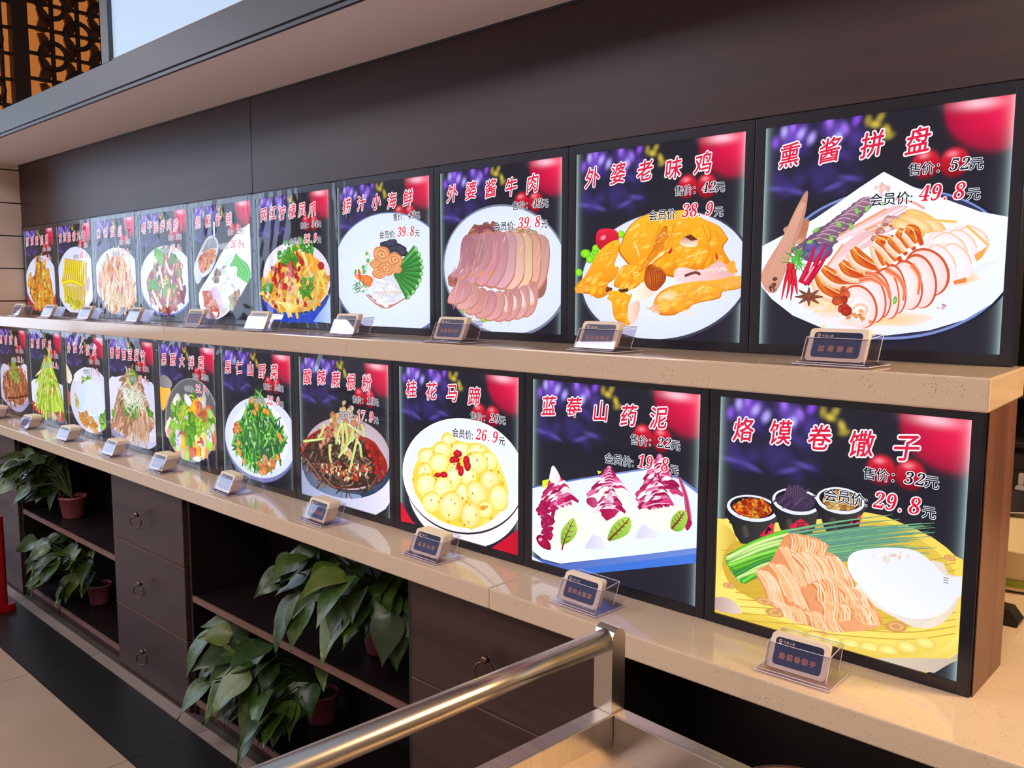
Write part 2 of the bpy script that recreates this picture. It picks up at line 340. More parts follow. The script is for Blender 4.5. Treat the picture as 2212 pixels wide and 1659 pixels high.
# ================================================================ light boxes with back-lit prints
POSTERS = {   # title, price, dish in words, member price
    ('T', 0): ('葱油蜜莲藕', '24', 'golden root chunks', '22.9'), ('T', 1): ('古法盐切九香', '16', 'yellow egg roll slices', '14.9'),
    ('T', 2): ('口味蜇丝', '24', 'orange shredded jellyfish', '22.9'), ('T', 3): ('老干妈拌鸡胗', '26', 'mixed gizzard salad', '24.9'),
    ('T', 4): ('烧椒什锦', '29', 'long white dish with pepper sauce', '26.9'), ('T', 5): ('网红柠檬凤爪', '34', 'lemon chicken feet', '32.9'),
    ('T', 6): ('捞汁小海鲜', '43', 'small seafood', '39.8'), ('T', 7): ('外婆酱牛肉', '43', 'sliced beef', '39.8'),
    ('T', 8): ('外婆老味鸡', '42', 'golden chicken', '38.9'), ('T', 9): ('熏酱拼盘', '52', 'smoked meat platter', '49.8'),
    ('B', 0): ('葱香酥鱼', '21', 'brown fish in boat dish', '19.9'), ('B', 1): ('葱油笋丝', '18', 'lettuce shreds heap', '16.8'),
    ('B', 2): ('外婆大拉皮', '19', 'white starch sheets', '17.9'), ('B', 3): ('香椿苗豆腐竹', '21', 'brown bean curd strips', '18.8'),
    ('B', 4): ('果蔬大拌菜', '24', 'fruit and vegetable salad', '22.9'), ('B', 5): ('果仁山野菜', '24', 'green herbs with peanuts', '22.9'),
    ('B', 6): ('酸辣蕨根粉', '19', 'dark fern root noodles', '17.9'), ('B', 7): ('桂花马蹄', '29', 'yellow water chestnuts', '26.9'),
    ('B', 8): ('蓝莓山药泥', '22', 'blueberry yam mash', '19.8'), ('B', 9): ('烙馍卷馓子', '32', 'pancake and fried dough strands', '29.8'),
}
# ---- glyph outlines from the built-in font
_gl = {}
def glyph(ch, off=0.0, res=2):
    k = (ch, off)
    if k not in _gl:
        c = bpy.data.curves.new('g', 'FONT'); c.body = ch; c.size = 1.0; c.resolution_u = res; c.offset = off
        o = bpy.data.objects.new('g', c); col.objects.link(o)
        me = bpy.data.meshes.new_from_object(o.evaluated_get(bpy.context.evaluated_depsgraph_get()))
        v = np.zeros(len(me.vertices)*3); me.vertices.foreach_get('co', v); v = v.reshape(-1, 3)[:, :2]
        _gl[k] = (v.tolist(), [tuple(p.vertices) for p in me.polygons])
        bpy.data.meshes.remove(me); bpy.data.objects.remove(o); bpy.data.curves.remove(c)
    return _gl[k]
def prime_glyphs():      # make every glyph in one go: one dependency update
    want = [(ch, 0.0) for ch in ''.join(d[0] for d in POSTERS.values())+'售价：会员元𝟎𝟏𝟐𝟑𝟒𝟓𝟔𝟕𝟖𝟗.外婆人家福']
    obs = []
    for ch, off in sorted(set(want)):
        c = bpy.data.curves.new('g', 'FONT'); c.body = ch; c.size = 1.0; c.resolution_u = 2; c.offset = off
        o = bpy.data.objects.new('g', c); col.objects.link(o); obs.append((ch, off, o, c))
    dg = bpy.context.evaluated_depsgraph_get(); dg.update()
    for ch, off, o, c in obs:
        me = bpy.data.meshes.new_from_object(o.evaluated_get(dg))
        v = np.zeros(len(me.vertices)*3); me.vertices.foreach_get('co', v); v = v.reshape(-1, 3)[:, :2]
        _gl[(ch, off)] = (v.tolist(), [tuple(p.vertices) for p in me.polygons]); bpy.data.meshes.remove(me)
    for ch, off, o, c in obs: bpy.data.objects.remove(o); bpy.data.curves.remove(c)
prime_glyphs()

# ---- back-lit print material: the picture is in the colour attribute
def print_mat(name, strength, grain):
    m = bpy.data.materials.new(name); m.use_nodes = True; nt = m.node_tree; nt.nodes.clear(); out = nt.nodes.new('ShaderNodeOutputMaterial'); b = nt.nodes.new('ShaderNodeEmission')
    at_ = nt.nodes.new('ShaderNodeAttribute'); at_.attribute_name = 'Col'
    src = at_.outputs['Color']
    if grain:
        tc = nt.nodes.new('ShaderNodeTexCoord'); n = nt.nodes.new('ShaderNodeTexNoise'); n.inputs['Scale'].default_value = 130; n.inputs['Detail'].default_value = 4
        nt.links.new(tc.outputs['Object'], n.inputs['Vector'])
        mr = nt.nodes.new('ShaderNodeMapRange'); mr.inputs['From Min'].default_value = 0.3; mr.inputs['From Max'].default_value = 0.7
        mr.inputs['To Min'].default_value = 1-grain; mr.inputs['To Max'].default_value = 1+grain*0.6
        nt.links.new(n.outputs['Fac'], mr.inputs['Value'])
        mx = nt.nodes.new('ShaderNodeVectorMath'); mx.operation = 'SCALE'; nt.links.new(src, mx.inputs[0]); nt.links.new(mr.outputs['Result'], mx.inputs['Scale']); src = mx.outputs[0]
    nt.links.new(src, b.inputs['Color']); b.inputs['Strength'].default_value = strength; nt.links.new(b.outputs[0], out.inputs[0])
    return m
PRINT = print_mat('backlit_print', 1.28, 0.0); FOOD = print_mat('backlit_food_print', 1.24, 0.0)
WU = W/H                                   # panel width in units of its height
# ---- shared backdrop picture: flowers top left, red balls top right
def backdrop_mesh():
    nx, ny = 150, 146; u = np.linspace(0, WU, nx+1); v = np.linspace(0, 1, ny+1); U, V = np.meshgrid(u, v)
    r = np.random.RandomState(4)
    C = np.zeros(U.shape+(3,)); C[:] = lin((38, 36, 46))
    C *= (0.92+0.35*np.exp(-((V-0.2)/0.4)**2)*0.5)[..., None]
    def blob(cu, cv, ru, rv, rot, c, a, hard=2.0):
        nonlocal C
        du, dv = U-cu, V-cv; x = (du*math.cos(rot)+dv*math.sin(rot))/ru; y = (-du*math.sin(rot)+dv*math.cos(rot))/rv
        k = a*np.exp(-(x*x+y*y)**hard); C = C*(1-k[..., None])+np.array(lin(c))*k[..., None]
    for _ in range(34):   # petals, dim ones lower
        cu, cv = r.uniform(0.02, 0.44), r.uniform(0.70, 0.99)
        hi = cv > 0.86
        c = ((92, 64, 168), (118, 88, 200), (66, 44, 130), (100, 50, 176))[r.randint(4)] if hi else ((58, 46, 108), (48, 40, 84), (70, 54, 130))[r.randint(3)]
        blob(cu, cv, r.uniform(0.028, 0.052), r.uniform(0.020, 0.036), r.uniform(-1.6, 1.6), c, r.uniform(0.35, 0.8), 1.0)
    for cu, cv in ((0.09, 0.975), (0.17, 0.955), (0.13, 0.99), (0.30, 0.99), (0.37, 0.955), (0.42, 0.985), (0.22, 0.93), (0.05, 0.93), (0.34, 0.92)):
        blob(cu, cv, 0.026, 0.017, r.uniform(0.8, 2.2), ((186, 170, 255), (160, 110, 240), (140, 80, 230))[r.randint(3)], 0.85, 1.2)
    for cu, cv in ((0.06, 0.72), (0.16, 0.70), (0.40, 0.74), (0.33, 0.71)): blob(cu, cv, 0.045, 0.012, r.uniform(-0.5, 0.6), (92, 80, 168), 0.7, 1.4)
    for cu, cv, a in ((0.50, 0.955, 0.9), (0.55, 0.925, 0.85), (0.52, 0.98, 0.6), (0.47, 0.975, 0.5), (0.56, 0.90, 0.5)): blob(cu, cv, 0.022, 0.014, r.uniform(0, 3), (206, 184, 66), a, 1.3)
    # big red ball, soft lower edge
    d = np.hypot((U-0.985)/0.225, (V-0.985)/0.205); k = 1/(1+np.exp((d-0.93)/(0.018+0.10*np.clip(0.98-V, 0, 0.3))))
    k *= np.clip(1.25-0.6*np.clip((0.98-V)/0.2, 0, 1), 0, 1)
    base = np.array(lin((206, 22, 70)))*(0.55+0.75*np.clip(1-np.hypot(U-1.0, V-0.97)/0.24, 0, 1))[..., None]
    C = C*(1-k[..., None])+base*k[..., None]
    blob(0.90, 0.985, 0.075, 0.022, -0.05, (250, 190, 205), 0.95, 1.0)
    for cu, cv in ((0.713, 0.768), (0.822, 0.764)):
        d = np.hypot((U-cu)/0.056, (V-cv)/0.060); k = 1/(1+np.exp((d-0.95)/0.05))
        base = np.array(lin((196, 26, 48)))*(0.35+0.9*np.clip((V-cv+0.06)/0.12, 0, 1))[..., None]; C = C*(1-k[..., None])+base*k[..., None]
        blob(cu-0.008, cv+0.035, 0.018, 0.010, 0, (255, 150, 165), 0.8, 1.0)
    # the lit edge of the light-guide sheet
    e = np.exp(-U/0.014)+np.exp(-(WU-U)/0.014); C += e[..., None]*np.array((0.30, 0.42, 0.42))
    verts = np.stack([U.ravel()*H, np.zeros(U.size), V.ravel()*H], -1)
    idx = np.arange((nx+1)*(ny+1)).reshape(ny+1, nx+1)
    F = np.stack([idx[:-1, :-1], idx[:-1, 1:], idx[1:, 1:], idx[1:, :-1]], -1).reshape(-1, 4)
    me = bpy.data.meshes.new('backdrop'); me.from_pydata(verts.tolist(), [], F.tolist())
    ca_ = me.color_attributes.new('Col', 'FLOAT_COLOR', 'POINT'); ca_.data.foreach_set('color', np.concatenate([C.reshape(-1, 3), np.ones((U.size, 1))], 1).ravel().astype(np.float32))
    me.materials.append(PRINT); return me
BACKDROP = backdrop_mesh()

# ---- picture drawing: flat coloured shapes, each a hair's breadth in front of the last
EPS = 1.0e-5
class Art:
    def __init__(s, row, i, zoom, seed=0):
        s.row, s.i, s.z = row, i, zoom; s.V = []; s.C = []; s.F = []; s.n = 1; s.r = random.Random(seed+7*i)
        s.y = TY if row == 'T' else BY; s.x0 = (i-9)*P+(0 if row == 'T' else BX); s.z0 = TZ if row == 'T' else BZ
    def p(s, a, b):
        """a point of the print, read off the photograph, to panel units (1 = panel height)"""
        x, y = s.z[0]+a*s.z[2], s.z[1]+b*s.z[2]
        d = R_*((x-1106)/FOC)-U_*((y-829.5)/FOC)+F_; t = (s.y-CAM[1])/d.y
        return ((CAM[0]+t*d.x-s.x0)/H, (CAM[2]+t*d.z-s.z0)/H)
    def raw(s, pts, cols, faces):
        """pts in panel units, clipped to the panel"""
        y = -s.n*EPS; inside = all(0 <= u <= WU and 0 <= v <= 1 for u, v in pts)
        if inside:
            b = len(s.V); s.V += [(u*H, y, v*H) for u, v in pts]; s.C += cols; s.F += [tuple(b+k for k in f) for f in faces]
        else:
            for f in faces:
                q = [(pts[k], cols[k]) for k in f]
                for ax, lim, sg in ((0, 0, 1), (0, WU, -1), (1, 0, 1), (1, 1, -1)):
                    o = []
                    for k in range(len(q)):
                        (pa, ca_), (pb, cb_) = q[k-1], q[k]; da, db = sg*(pa[ax]-lim), sg*(pb[ax]-lim)
                        if (da >= 0) != (db >= 0):
                            t = da/(da-db); o.append(((pa[0]+(pb[0]-pa[0])*t, pa[1]+(pb[1]-pa[1])*t), tuple(m_+(n_-m_)*t for m_, n_ in zip(ca_, cb_))))
                        if db >= 0: o.append(q[k])
                    q = o
                    if not q: break
                if len(q) > 2:
                    b = len(s.V); s.V += [(a[0]*H, y, a[1]*H) for a, _ in q]; s.C += [c for _, c in q]; s.F.append(tuple(range(b, b+len(q))))
    def nx(s): s.n += 1
    def jit(s, c, j):
        k = 1+s.r.uniform(-j, j); return tuple(min(255, max(0, v*k+s.r.uniform(-j, j)*22)) for v in c)
    def smooth(s, pts, n=4):
        o = []; m = len(pts)
        for k in range(m):
            a, b, c, d = pts[k-1], pts[k], pts[(k+1) % m], pts[(k+2) % m]
            for q in range(n):
                t = q/n; o.append(tuple(0.5*(2*b[e]+(c[e]-a[e])*t+(2*a[e]-5*b[e]+4*c[e]-d[e])*t*t+(3*b[e]-a[e]-3*c[e]+d[e])*t**3) for e in (0, 1)))
        return o
    def poly(s, pts, c, c2=None, ang=90, sm=0, uv=False):
        q = list(pts) if uv else [s.p(*a) for a in pts]
        if sm: q = s.smooth(q, sm)
        if c2 is None: cols = [lin(c)]*len(q)
        else:
            dx, dy = math.cos(math.radians(ang)), math.sin(math.radians(ang)); h = [a*dx+b*dy for a, b in q]; lo, hi = min(h), max(h)
            l1, l2 = lin(c), lin(c2); cols = [tuple(a+(b-a)*(k-lo)/(hi-lo+1e-9) for a, b in zip(l1, l2)) for k in h]
        s.nx(); s.raw(q, cols, [tuple(range(len(q)))])
    def ell(s, c, p1, p2, cc, ce=None, hi=(0, 0), n=28, wob=0.0, rings=(0.55, 1.0), uv=False):
        """shaded ellipse: centre, end of one half axis, end of the other; cc centre colour, ce rim colour"""
        c, p1, p2 = (c, p1, p2) if uv else (s.p(*c), s.p(*p1), s.p(*p2))
        a = (p1[0]-c[0], p1[1]-c[1]); b = (p2[0]-c[0], p2[1]-c[1]); ce = ce or cc; l1, l2 = lin(cc), lin(ce)
        ph = [s.r.uniform(0, 6.28) for _ in range(3)]
        pts = [(c[0]+hi[0]*a[0]+hi[1]*b[0], c[1]+hi[0]*a[1]+hi[1]*b[1])]; cols = [l1]; F = []
        for j, q in enumerate(rings):
            for k in range(n):
                t = 2*math.pi*k/n; w_ = 1+wob*(math.sin(2*t+ph[0])+0.7*math.sin(3*t+ph[1])+0.5*math.sin(5*t+ph[2])); x, y = math.cos(t)*w_, math.sin(t)*w_
                x, y = hi[0]*(1-q)+x*q, hi[1]*(1-q)+y*q
                pts.append((c[0]+x*a[0]+y*b[0], c[1]+x*a[1]+y*b[1])); f = q**1.6; cols.append(tuple(m_+(n_-m_)*f for m_, n_ in zip(l1, l2)))
        for k in range(n): F.append((0, 1+k, 1+(k+1) % n))
        for j in range(len(rings)-1):
            for k in range(n): F.append((1+j*n+k, 1+(j+1)*n+k, 1+(j+1)*n+(k+1) % n, 1+j*n+(k+1) % n))
        s.nx(); s.raw(pts, cols, F)
    def dot(s, u, v, ru, rv, rot, cc, ce, hi=(-0.2, 0.3), wob=0.06, n=14):
        co, si = math.cos(rot), math.sin(rot); s.ell((u, v), (u+ru*co, v+ru*si), (u-rv*si, v+rv*co), cc, ce, hi, n, wob, uv=True)
    def strip(s, pts, w_, c, ce=None, taper=(1, 1), uv=False, sm=5):
        """shaded ribbon through the points, w_ half width in panel units"""
        q = list(pts) if uv else [s.p(*a) for a in pts]; ce = ce or c
        if sm and len(q) > 2:
            e = [q[0]]+q+[q[-1]]; o = []
            for k in range(1, len(e)-2):
                a, b, c_, d = e[k-1], e[k], e[k+1], e[k+2]
                for j in range(sm):
                    t = j/sm; o.append(tuple(0.5*(2*b[m_]+(c_[m_]-a[m_])*t+(2*a[m_]-5*b[m_]+4*c_[m_]-d[m_])*t*t+(3*b[m_]-a[m_]-3*c_[m_]+d[m_])*t**3) for m_ in (0, 1)))
            q = o+[q[-1]]
        P_, C_, F = [], [], []; l1, l2 = lin(c), lin(ce); n = len(q)
        for k in range(n):
            a, b = q[max(0, k-1)], q[min(n-1, k+1)]; dx, dy = b[0]-a[0], b[1]-a[1]; L = math.hypot(dx, dy) or 1; t = k/(n-1)
            w2 = w_*(taper[0]+(taper[1]-taper[0])*t)*(1 if len(taper) < 3 else 1+(taper[2]-1)*math.sin(math.pi*t)); ox, oy = -dy/L*w2, dx/L*w2
            P_ += [(q[k][0]+ox, q[k][1]+oy), (q[k][0]+ox*0.15, q[k][1]+oy*0.15), (q[k][0]-ox, q[k][1]-oy)]; C_ += [l2, l1, l2]
            if k: F += [(3*k-3, 3*k-2, 3*k+1, 3*k), (3*k-2, 3*k-1, 3*k+2, 3*k+1)]
        s.nx(); s.raw(P_, C_, F)
    def within(s, poly, n, uv=False):
        q = list(poly) if uv else [s.p(*a) for a in poly]; x0, x1 = min(a for a, _ in q), max(a for a, _ in q); y0, y1 = min(b for _, b in q), max(b for _, b in q); o = []; tries = 0
        while len(o) < n and tries < n*60:
            tries += 1; x, y = s.r.uniform(x0, x1), s.r.uniform(y0, y1); ins = False
            for k in range(len(q)):
                (ax, ay), (bx_, by_) = q[k-1], q[k]
                if (ay > y) != (by_ > y) and x < (bx_-ax)*(y-ay)/(by_-ay)+ax: ins = not ins
            if ins: o.append((x, y))
        return sorted(o, key=lambda t: -t[1])
    def dots(s, poly, n, ru, rv, pal, rot=None, j=0.12, edge=0.72, wob=0.08, hi=(-0.2, 0.35), nn=14):
        for u, v in s.within(poly, n):
            c = s.jit(s.r.choice(pal), j); k = s.r.uniform(0.75, 1.25)
            s.dot(u, v, ru*k, rv*k*s.r.uniform(0.85, 1.15), s.r.uniform(0, 3.14) if rot is None else rot+s.r.uniform(-0.35, 0.35), c, tuple(x*edge for x in c), hi, wob, nn)
    def shreds(s, poly, n, L, w_, pal, ang=90, spread=40, bend=0.35, j=0.12, edge=0.7, fan=None):
        for u, v in s.within(poly, n):
            a = math.radians(ang+s.r.uniform(-spread, spread))
            if fan: a = math.atan2(v-fan[1], u-fan[0])+math.radians(s.r.uniform(-spread, spread))
            l = L*s.r.uniform(0.6, 1.2); b = s.r.uniform(-bend, bend)*l; c = s.jit(s.r.choice(pal), j)
            dx, dy = math.cos(a)*l/2, math.sin(a)*l/2
            s.strip([(u-dx, v-dy), (u-dy/l*b, v+dx/l*b), (u+dx, v+dy)], w_*s.r.uniform(0.7, 1.3), c, tuple(x*edge for x in c), (0.7, 0.5, 1.5), uv=True, sm=4)
    def text(s, body, u, v, size, step, fat, colr, squash=1.0, rise=0.0, shear=0.0, k8=8):
        """fat > 0 draws the glyph k8 times round a small circle, which swells its strokes"""
        for k, ch in enumerate(body):
            vv, ff = glyph(ch, 0.0)
            for q in range(k8 if fat else 1):
                du, dv = fat*math.cos(6.2832*q/k8), fat*math.sin(6.2832*q/k8)
                s.raw([(u+k*step+(x+du+shear*y)*size*squash, v+(y+dv+rise*(x-0.5))*size) for x, y in vv], [lin(colr)]*len(vv), ff)
    def build(s, name, material, parent):
        me = bpy.data.meshes.new(name); me.from_pydata(s.V, [], s.F)
        ca_ = me.color_attributes.new('Col', 'FLOAT_COLOR', 'POINT')
        ca_.data.foreach_set('color', np.concatenate([np.array(s.C), np.ones((len(s.C), 1))], 1).ravel().astype(np.float32))
        me.materials.append(material)
        return link(name, me, None, parent)
DIG = dict(zip('0123456789.', '𝟎𝟏𝟐𝟑𝟒𝟓𝟔𝟕𝟖𝟗.'))
def lettering(a, title, price, member):
    n = len(title); x0 = 0.068; step = {4: 0.186, 5: 0.1715, 6: 0.139}[n]; sz = 0.113; wob = [0.004*math.sin(2.1*k+n) for k in range(n)]
    for fat, c, k8 in ((0.070, (250, 238, 244), 10), (0.016, (208, 32, 64), 5)):
        a.nx()
        for k, ch in enumerate(title): a.text(ch, x0+k*step, 0.826+wob[k], sz, 0, fat, c, 0.90, 0.10, 0.12, k8)
    pd = ''.join(DIG[c] for c in price); md = ''.join(DIG[c] for c in member)
    for fat, c, k8 in ((0.052, (235, 238, 246), 8), (0.012, (22, 24, 36), 4)):
        a.nx(); f2 = fat if fat > 0.02 else 0
        a.text('售价', 0.648, 0.731, 0.052, 0.0505, fat, c, k8=k8); a.text('：', 0.752, 0.731, 0.05, 0, fat, c, k8=k8)
        a.text(pd, 0.803, 0.732, 0.066, 0.041, f2, c, 0.95, 0, 0.22, k8); a.text('元', 0.880, 0.731, 0.053, 0, fat, c, k8=k8)
        a.text('会员价', 0.494, 0.616, 0.056, 0.055, fat, c, k8=k8); a.text('：', 0.655, 0.616, 0.045, 0, fat, c, k8=k8)
        a.text('元', 0.876, 0.614, 0.052, 0, fat, c, k8=k8)
    us = [0.690, 0.735, 0.786, 0.823]
    for fat, c in ((0.055, (250, 236, 240)), (0.0, (214, 30, 60))):
        a.nx()
        for ch, u in zip(md, us): a.text(ch, u, 0.618, 0.090, 0, fat, c, 0.86, 0, 0.22)
# ---- wrinkled clear film over the front of a box
def film_mesh(seed, gain):
    n = 44; r = np.random.RandomState(seed); x = np.linspace(-0.5, 0.5, n+1); X, Z = np.meshgrid(x, x); h = np.zeros(X.shape)
    for _ in range(16):
        a = r.uniform(0, math.pi); k = r.uniform(6, 34); ph = r.uniform(0, 6.28); cx, cz = r.uniform(-0.5, 0.5, 2); s_ = r.uniform(0.12, 0.4)
        h += np.exp(-((X-cx)**2+(Z-cz)**2)/s_**2)*np.abs(np.sin(k*(X*math.cos(a)+Z*math.sin(a))+ph+2*np.sin(7*X+seed)))/k*6
    h = h-h.mean(); h *= 0.0011*gain*(0.5+1.5*np.clip(np.abs(Z)*2-0.3, 0, 1)+0.8*np.clip(np.abs(X)*2-0.6, 0, 1))
    h = np.clip(h, -0.0035, 0.0060)
    verts = np.stack([X.ravel()*(P-0.006), -h.ravel(), Z.ravel()*0.430], -1); idx = np.arange((n+1)**2).reshape(n+1, n+1)
    F = np.stack([idx[:-1, :-1], idx[:-1, 1:], idx[1:, 1:], idx[1:, :-1]], -1).reshape(-1, 4)
    me = bpy.data.meshes.new('plastic_film'); me.from_pydata(verts.tolist(), [], F.tolist()); me.materials.append(M['film'] if gain > 1 else M['film_flat'])
    for p_ in me.polygons: p_.use_smooth = True
    return me
FILM = [film_mesh(s_, g_) for s_, g_ in ((1, 0.6), (2, 0.8), (3, 2.6), (4, 2.2), (5, 3.0))]
def frame_mesh(depth):
    b = bmesh.new(); o = (P-W)/2-0.0006
    z0, z1 = -0.0185, 0.4195
    for q in ((-o, 0.0, z0, z1), (W, W+o, z0, z1)): box(b, q[0], q[1], -0.004, depth, q[2], q[3], 0.0012)
    box(b, 0.0, W, -0.004, depth, z0, 0.0, 0.0); box(b, 0.0, W, -0.004, depth, H, z1, 0.0)
    box(b, 0.0, W, 0.004, depth, 0.0, H, 0.0)
    me = bpy.data.meshes.new('frame'); b.to_mesh(me); b.free(); me.materials.append(M['frame']); return me
FRAME_T, FRAME_B = frame_mesh(0.030), frame_mesh(0.060)
# ---- the dish pictures, each drawn as flat printed shapes
DISH = {}
WHITE = (228, 235, 252)
def dish_platter(a):           # smoked meat platter
    a.ell((690, 975), (1368, 940), (700, 1372), (38, 40, 58), (30, 32, 48), n=64, rings=(0.9, 1.0))
    a.ell((690, 975), (1352, 942), (700, 1360), (120, 136, 196), n=64, rings=(0.9, 1.0)); a.ell((692, 974), (1340, 942), (700, 1346), (48, 52, 78), n=64, rings=(0.9, 1.0))
    a.poly([(685, 500), (830, 575), (1000, 640), (1180, 705), (1345, 735), (1345, 880), (1318, 1090), (1240, 1175), (1100, 1258), (920, 1312), (700, 1338), (520, 1330), (360, 1296), (220, 1236), (110, 1150), (45, 1070), (45, 890), (160, 830), (330, 742), (450, 660), (560, 582)], (226, 232, 250), (238, 242, 255), 90)
    a.dots([(640, 570), (710, 570), (710, 605), (640, 605)], 8, 0.012, 0.008, [(222, 180, 170)], edge=0.95)
    a.strip([(640, 612), (735, 632)], 0.003, (224, 180, 180)); a.strip([(745, 640), (830, 655), (895, 690)], 0.006, (222, 150, 140), (235, 190, 180))
    a.poly([(330, 1240), (500, 1335), (640, 1340), (1300, 940)], (236, 228, 238), (226, 230, 246), 0)
    # sauce pools
    for c in ((430, 1180, 120, 60), (700, 1260, 220, 40), (330, 1170, 70, 40), (1100, 1050, 80, 30)):
        a.ell((c[0], c[1]), (c[0]+c[2], c[1]-c[3]*0.3), (c[0], c[1]-c[3]), (246, 200, 140), (240, 222, 216), wob=0.14)
    # dried bark pieces
    a.poly([(302, 745), (296, 800), (270, 880), (225, 860), (170, 800), (210, 770), (260, 752)], (214, 160, 126), (180, 112, 88), 60, 3)
    for k in range(6): a.strip([(205+k*14, 850-k*2), (235+k*11, 800), (280+k*3, 755+k*4)], 0.004, (200, 128, 92), (160, 92, 70))
    a.poly([(293, 594), (290, 680), (268, 770), (215, 920), (150, 1090), (110, 1122), (70, 1090), (58, 1030), (90, 960), (170, 830), (230, 700)], (214, 152, 128), (190, 138, 122), 0, 3)
    for k in range(5): a.strip([(90+k*16, 1060), (165+k*12, 860), (262+k*5, 660)], 0.004, (226, 170, 146), (200, 144, 122))
    a.dots([(95, 1040), (150, 1040), (140, 1110), (100, 1110)], 14, 0.008, 0.006, [(110, 70, 60), (150, 100, 80)])
    # purple cured slices
    for k in range(13):
        t = k/12; x, y = 600-300*t, 652+258*t; L = 52+34*t
        a.ell((x, y), (x+L, y-8+10*t), (x-6, y-24-14*t), (150-20*t, 104-8*t, 140-4*t), (112, 78, 108), (0.1, 0.3), wob=0.04, n=20)
        a.strip([(x-L*0.9, y+6), (x, y-20-10*t), (x+L*0.9, y-10)], 0.0035, (206, 164, 172), (170, 130, 148))
    a.ell((345, 915), (425, 905), (350, 868), (126, 104, 168), (92, 72, 116)); a.ell((310, 880), (350, 872), (312, 850), (110, 96, 160), (80, 66, 110))
    # pork slabs
    slabs = [[(455, 830), (610, 745), (632, 752), (470, 850)], [(500, 800), (700, 690), (780, 672), (800, 690), (640, 770), (540, 830)], [(590, 800), (740, 730), (810, 712), (790, 760), (660, 830)],
             [(620, 810), (720, 770), (740, 790), (640, 838)], [(395, 985), (480, 870), (610, 800), (640, 860), (520, 930), (420, 1000)]]
    for q in slabs:
        a.poly(q, (244, 206, 208), (226, 180, 186), 70, 3); a.strip([q[0], q[1]], 0.006, (226, 150, 100), (236, 180, 150))
        n = len(q)//2; a.strip([((q[0][0]+q[-1][0])/2, (q[0][1]+q[-1][1])/2), ((q[n-1][0]+q[n][0])/2, (q[n-1][1]+q[n][1])/2)], 0.007, (250, 226, 224), (238, 200, 204))
    a.dots([(640, 760), (800, 700), (830, 760), (700, 840), (620, 850)], 26, 0.018, 0.010, [(230, 178, 178), (216, 160, 150), (244, 214, 210), (206, 132, 108)], rot=0.4)
    # yellow omelette slices behind
    for x, y in ((880, 740), (915, 765), (850, 765), (810, 790)):
        a.ell((x, y), (x+88, y+28), (x-10, y-42), (252, 226, 186), (240, 176, 92), (0.0, -0.3), n=22)
    a.strip([(810, 710), (930, 745), (1060, 757)], 0.006, (240, 180, 90), (246, 206, 140))
    # glazed rolls
    rolls = [[(335, 1030), (380, 1100), (470, 1150)], [(365, 1000), (440, 1050), (530, 1060)], [(460, 970), (500, 1010), (570, 1040)], [(520, 900), (560, 950), (640, 1000)], [(640, 860), (670, 920), (690, 985)], [(640, 850), (700, 880), (750, 960)], [(705, 850), (740, 870), (775, 920)], [(745, 815), (790, 840), (815, 895)], [(790, 800), (830, 815), (855, 870)]]
    for q in rolls:
        a.strip([(x-6, y+10) for x, y in q], 0.034, (250, 240, 228), (226, 176, 130), (0.55, 0.55, 1.75)); a.strip([(x+8, y-8) for x, y in q], 0.029, (238, 142, 44), (196, 82, 34), (0.5, 0.5, 1.8)); a.strip([(x+28, y+6) for x, y in q], 0.013, (200, 62, 34), (206, 92, 40), (0.5, 0.6, 1.6))
        a.strip([(x+2, y-22) for x, y in q], 0.006, (255, 236, 190), (246, 176, 80), (0.2, 0.2, 2))
    # white slices on the right
    for x, y, rx, ry in ((1130, 850, 96, 74), (1065, 880, 100, 86), (1010, 900, 108, 92), (1040, 960, 98, 96), (960, 980, 100, 110)):
        a.ell((x, y), (x+rx, y+18), (x-20, y-ry), (244, 238, 248), (240, 214, 210), (-0.2, 0.2), n=32, rings=(0.9, 1.0)); a.ell((x+4, y+3), (x+rx*0.94, y+18), (x-16, y-ry*0.93), (246, 241, 250), (236, 224, 232), (0, 0.2), n=32)
        a.strip([(x-rx*0.7, y-ry*0.6), (x, y-ry*0.96), (x+rx*0.7, y-ry*0.5), (x+rx*0.98, y+10)], 0.003, (238, 176, 120), (244, 214, 190))
    a.strip([(1110, 775), (1225, 880)], 0.006, (240, 176, 84), (244, 206, 160)); a.poly([(1150, 925), (1222, 880), (1190, 940), (1160, 960)], (236, 160, 80)); a.poly([(1040, 1060), (1110, 1040), (1110, 1065), (1050, 1078)], (228, 130, 64))
    # stuffed rolls in front
    for x, y, rx, ry in ((905, 1015, 120, 124), (866, 1060, 94, 140), (806, 1080, 82, 128), (742, 1100, 62, 128), (706, 1122, 62, 132), (660, 1130, 66, 120), (625, 1150, 76, 124), (562, 1190, 94, 112)):
        a.ell((x, y), (x+rx, y+10), (x-8, y-ry), (224, 112, 66), (204, 84, 48), n=36, rings=(0.9, 1.0)); a.ell((x-5, y+5), (x+rx*0.88, y+12), (x-12, y-ry*0.90), (246, 234, 236), (236, 208, 204), (-0.1, 0.2), n=36)
    for q in ([(590, 1020), (640, 1030), (700, 1090), (716, 1150)], [(700, 1000), (760, 1040), (790, 1100), (786, 1160)], [(830, 975), (870, 1040), (862, 1130)], [(560, 1060), (620, 1050), (680, 1080)]): a.strip(q, 0.013, (226, 96, 56), (240, 170, 130), (1, 0.4))
    a.strip([(520, 1215), (556, 1180), (600, 1195), (590, 1230), (560, 1226)], 0.006, (236, 176, 140), (244, 214, 200)); a.strip([(500, 1190), (556, 1130), (630, 1180)], 0.004, (240, 216, 214)); a.dot(*a.p(572, 1215), 0.014, 0.010, 0, (226, 150, 84), (240, 190, 150))
    a.dots([(470, 1190), (650, 1270), (640, 1300), (520, 1290)], 10, 0.010, 0.006, [(236, 150, 80)])
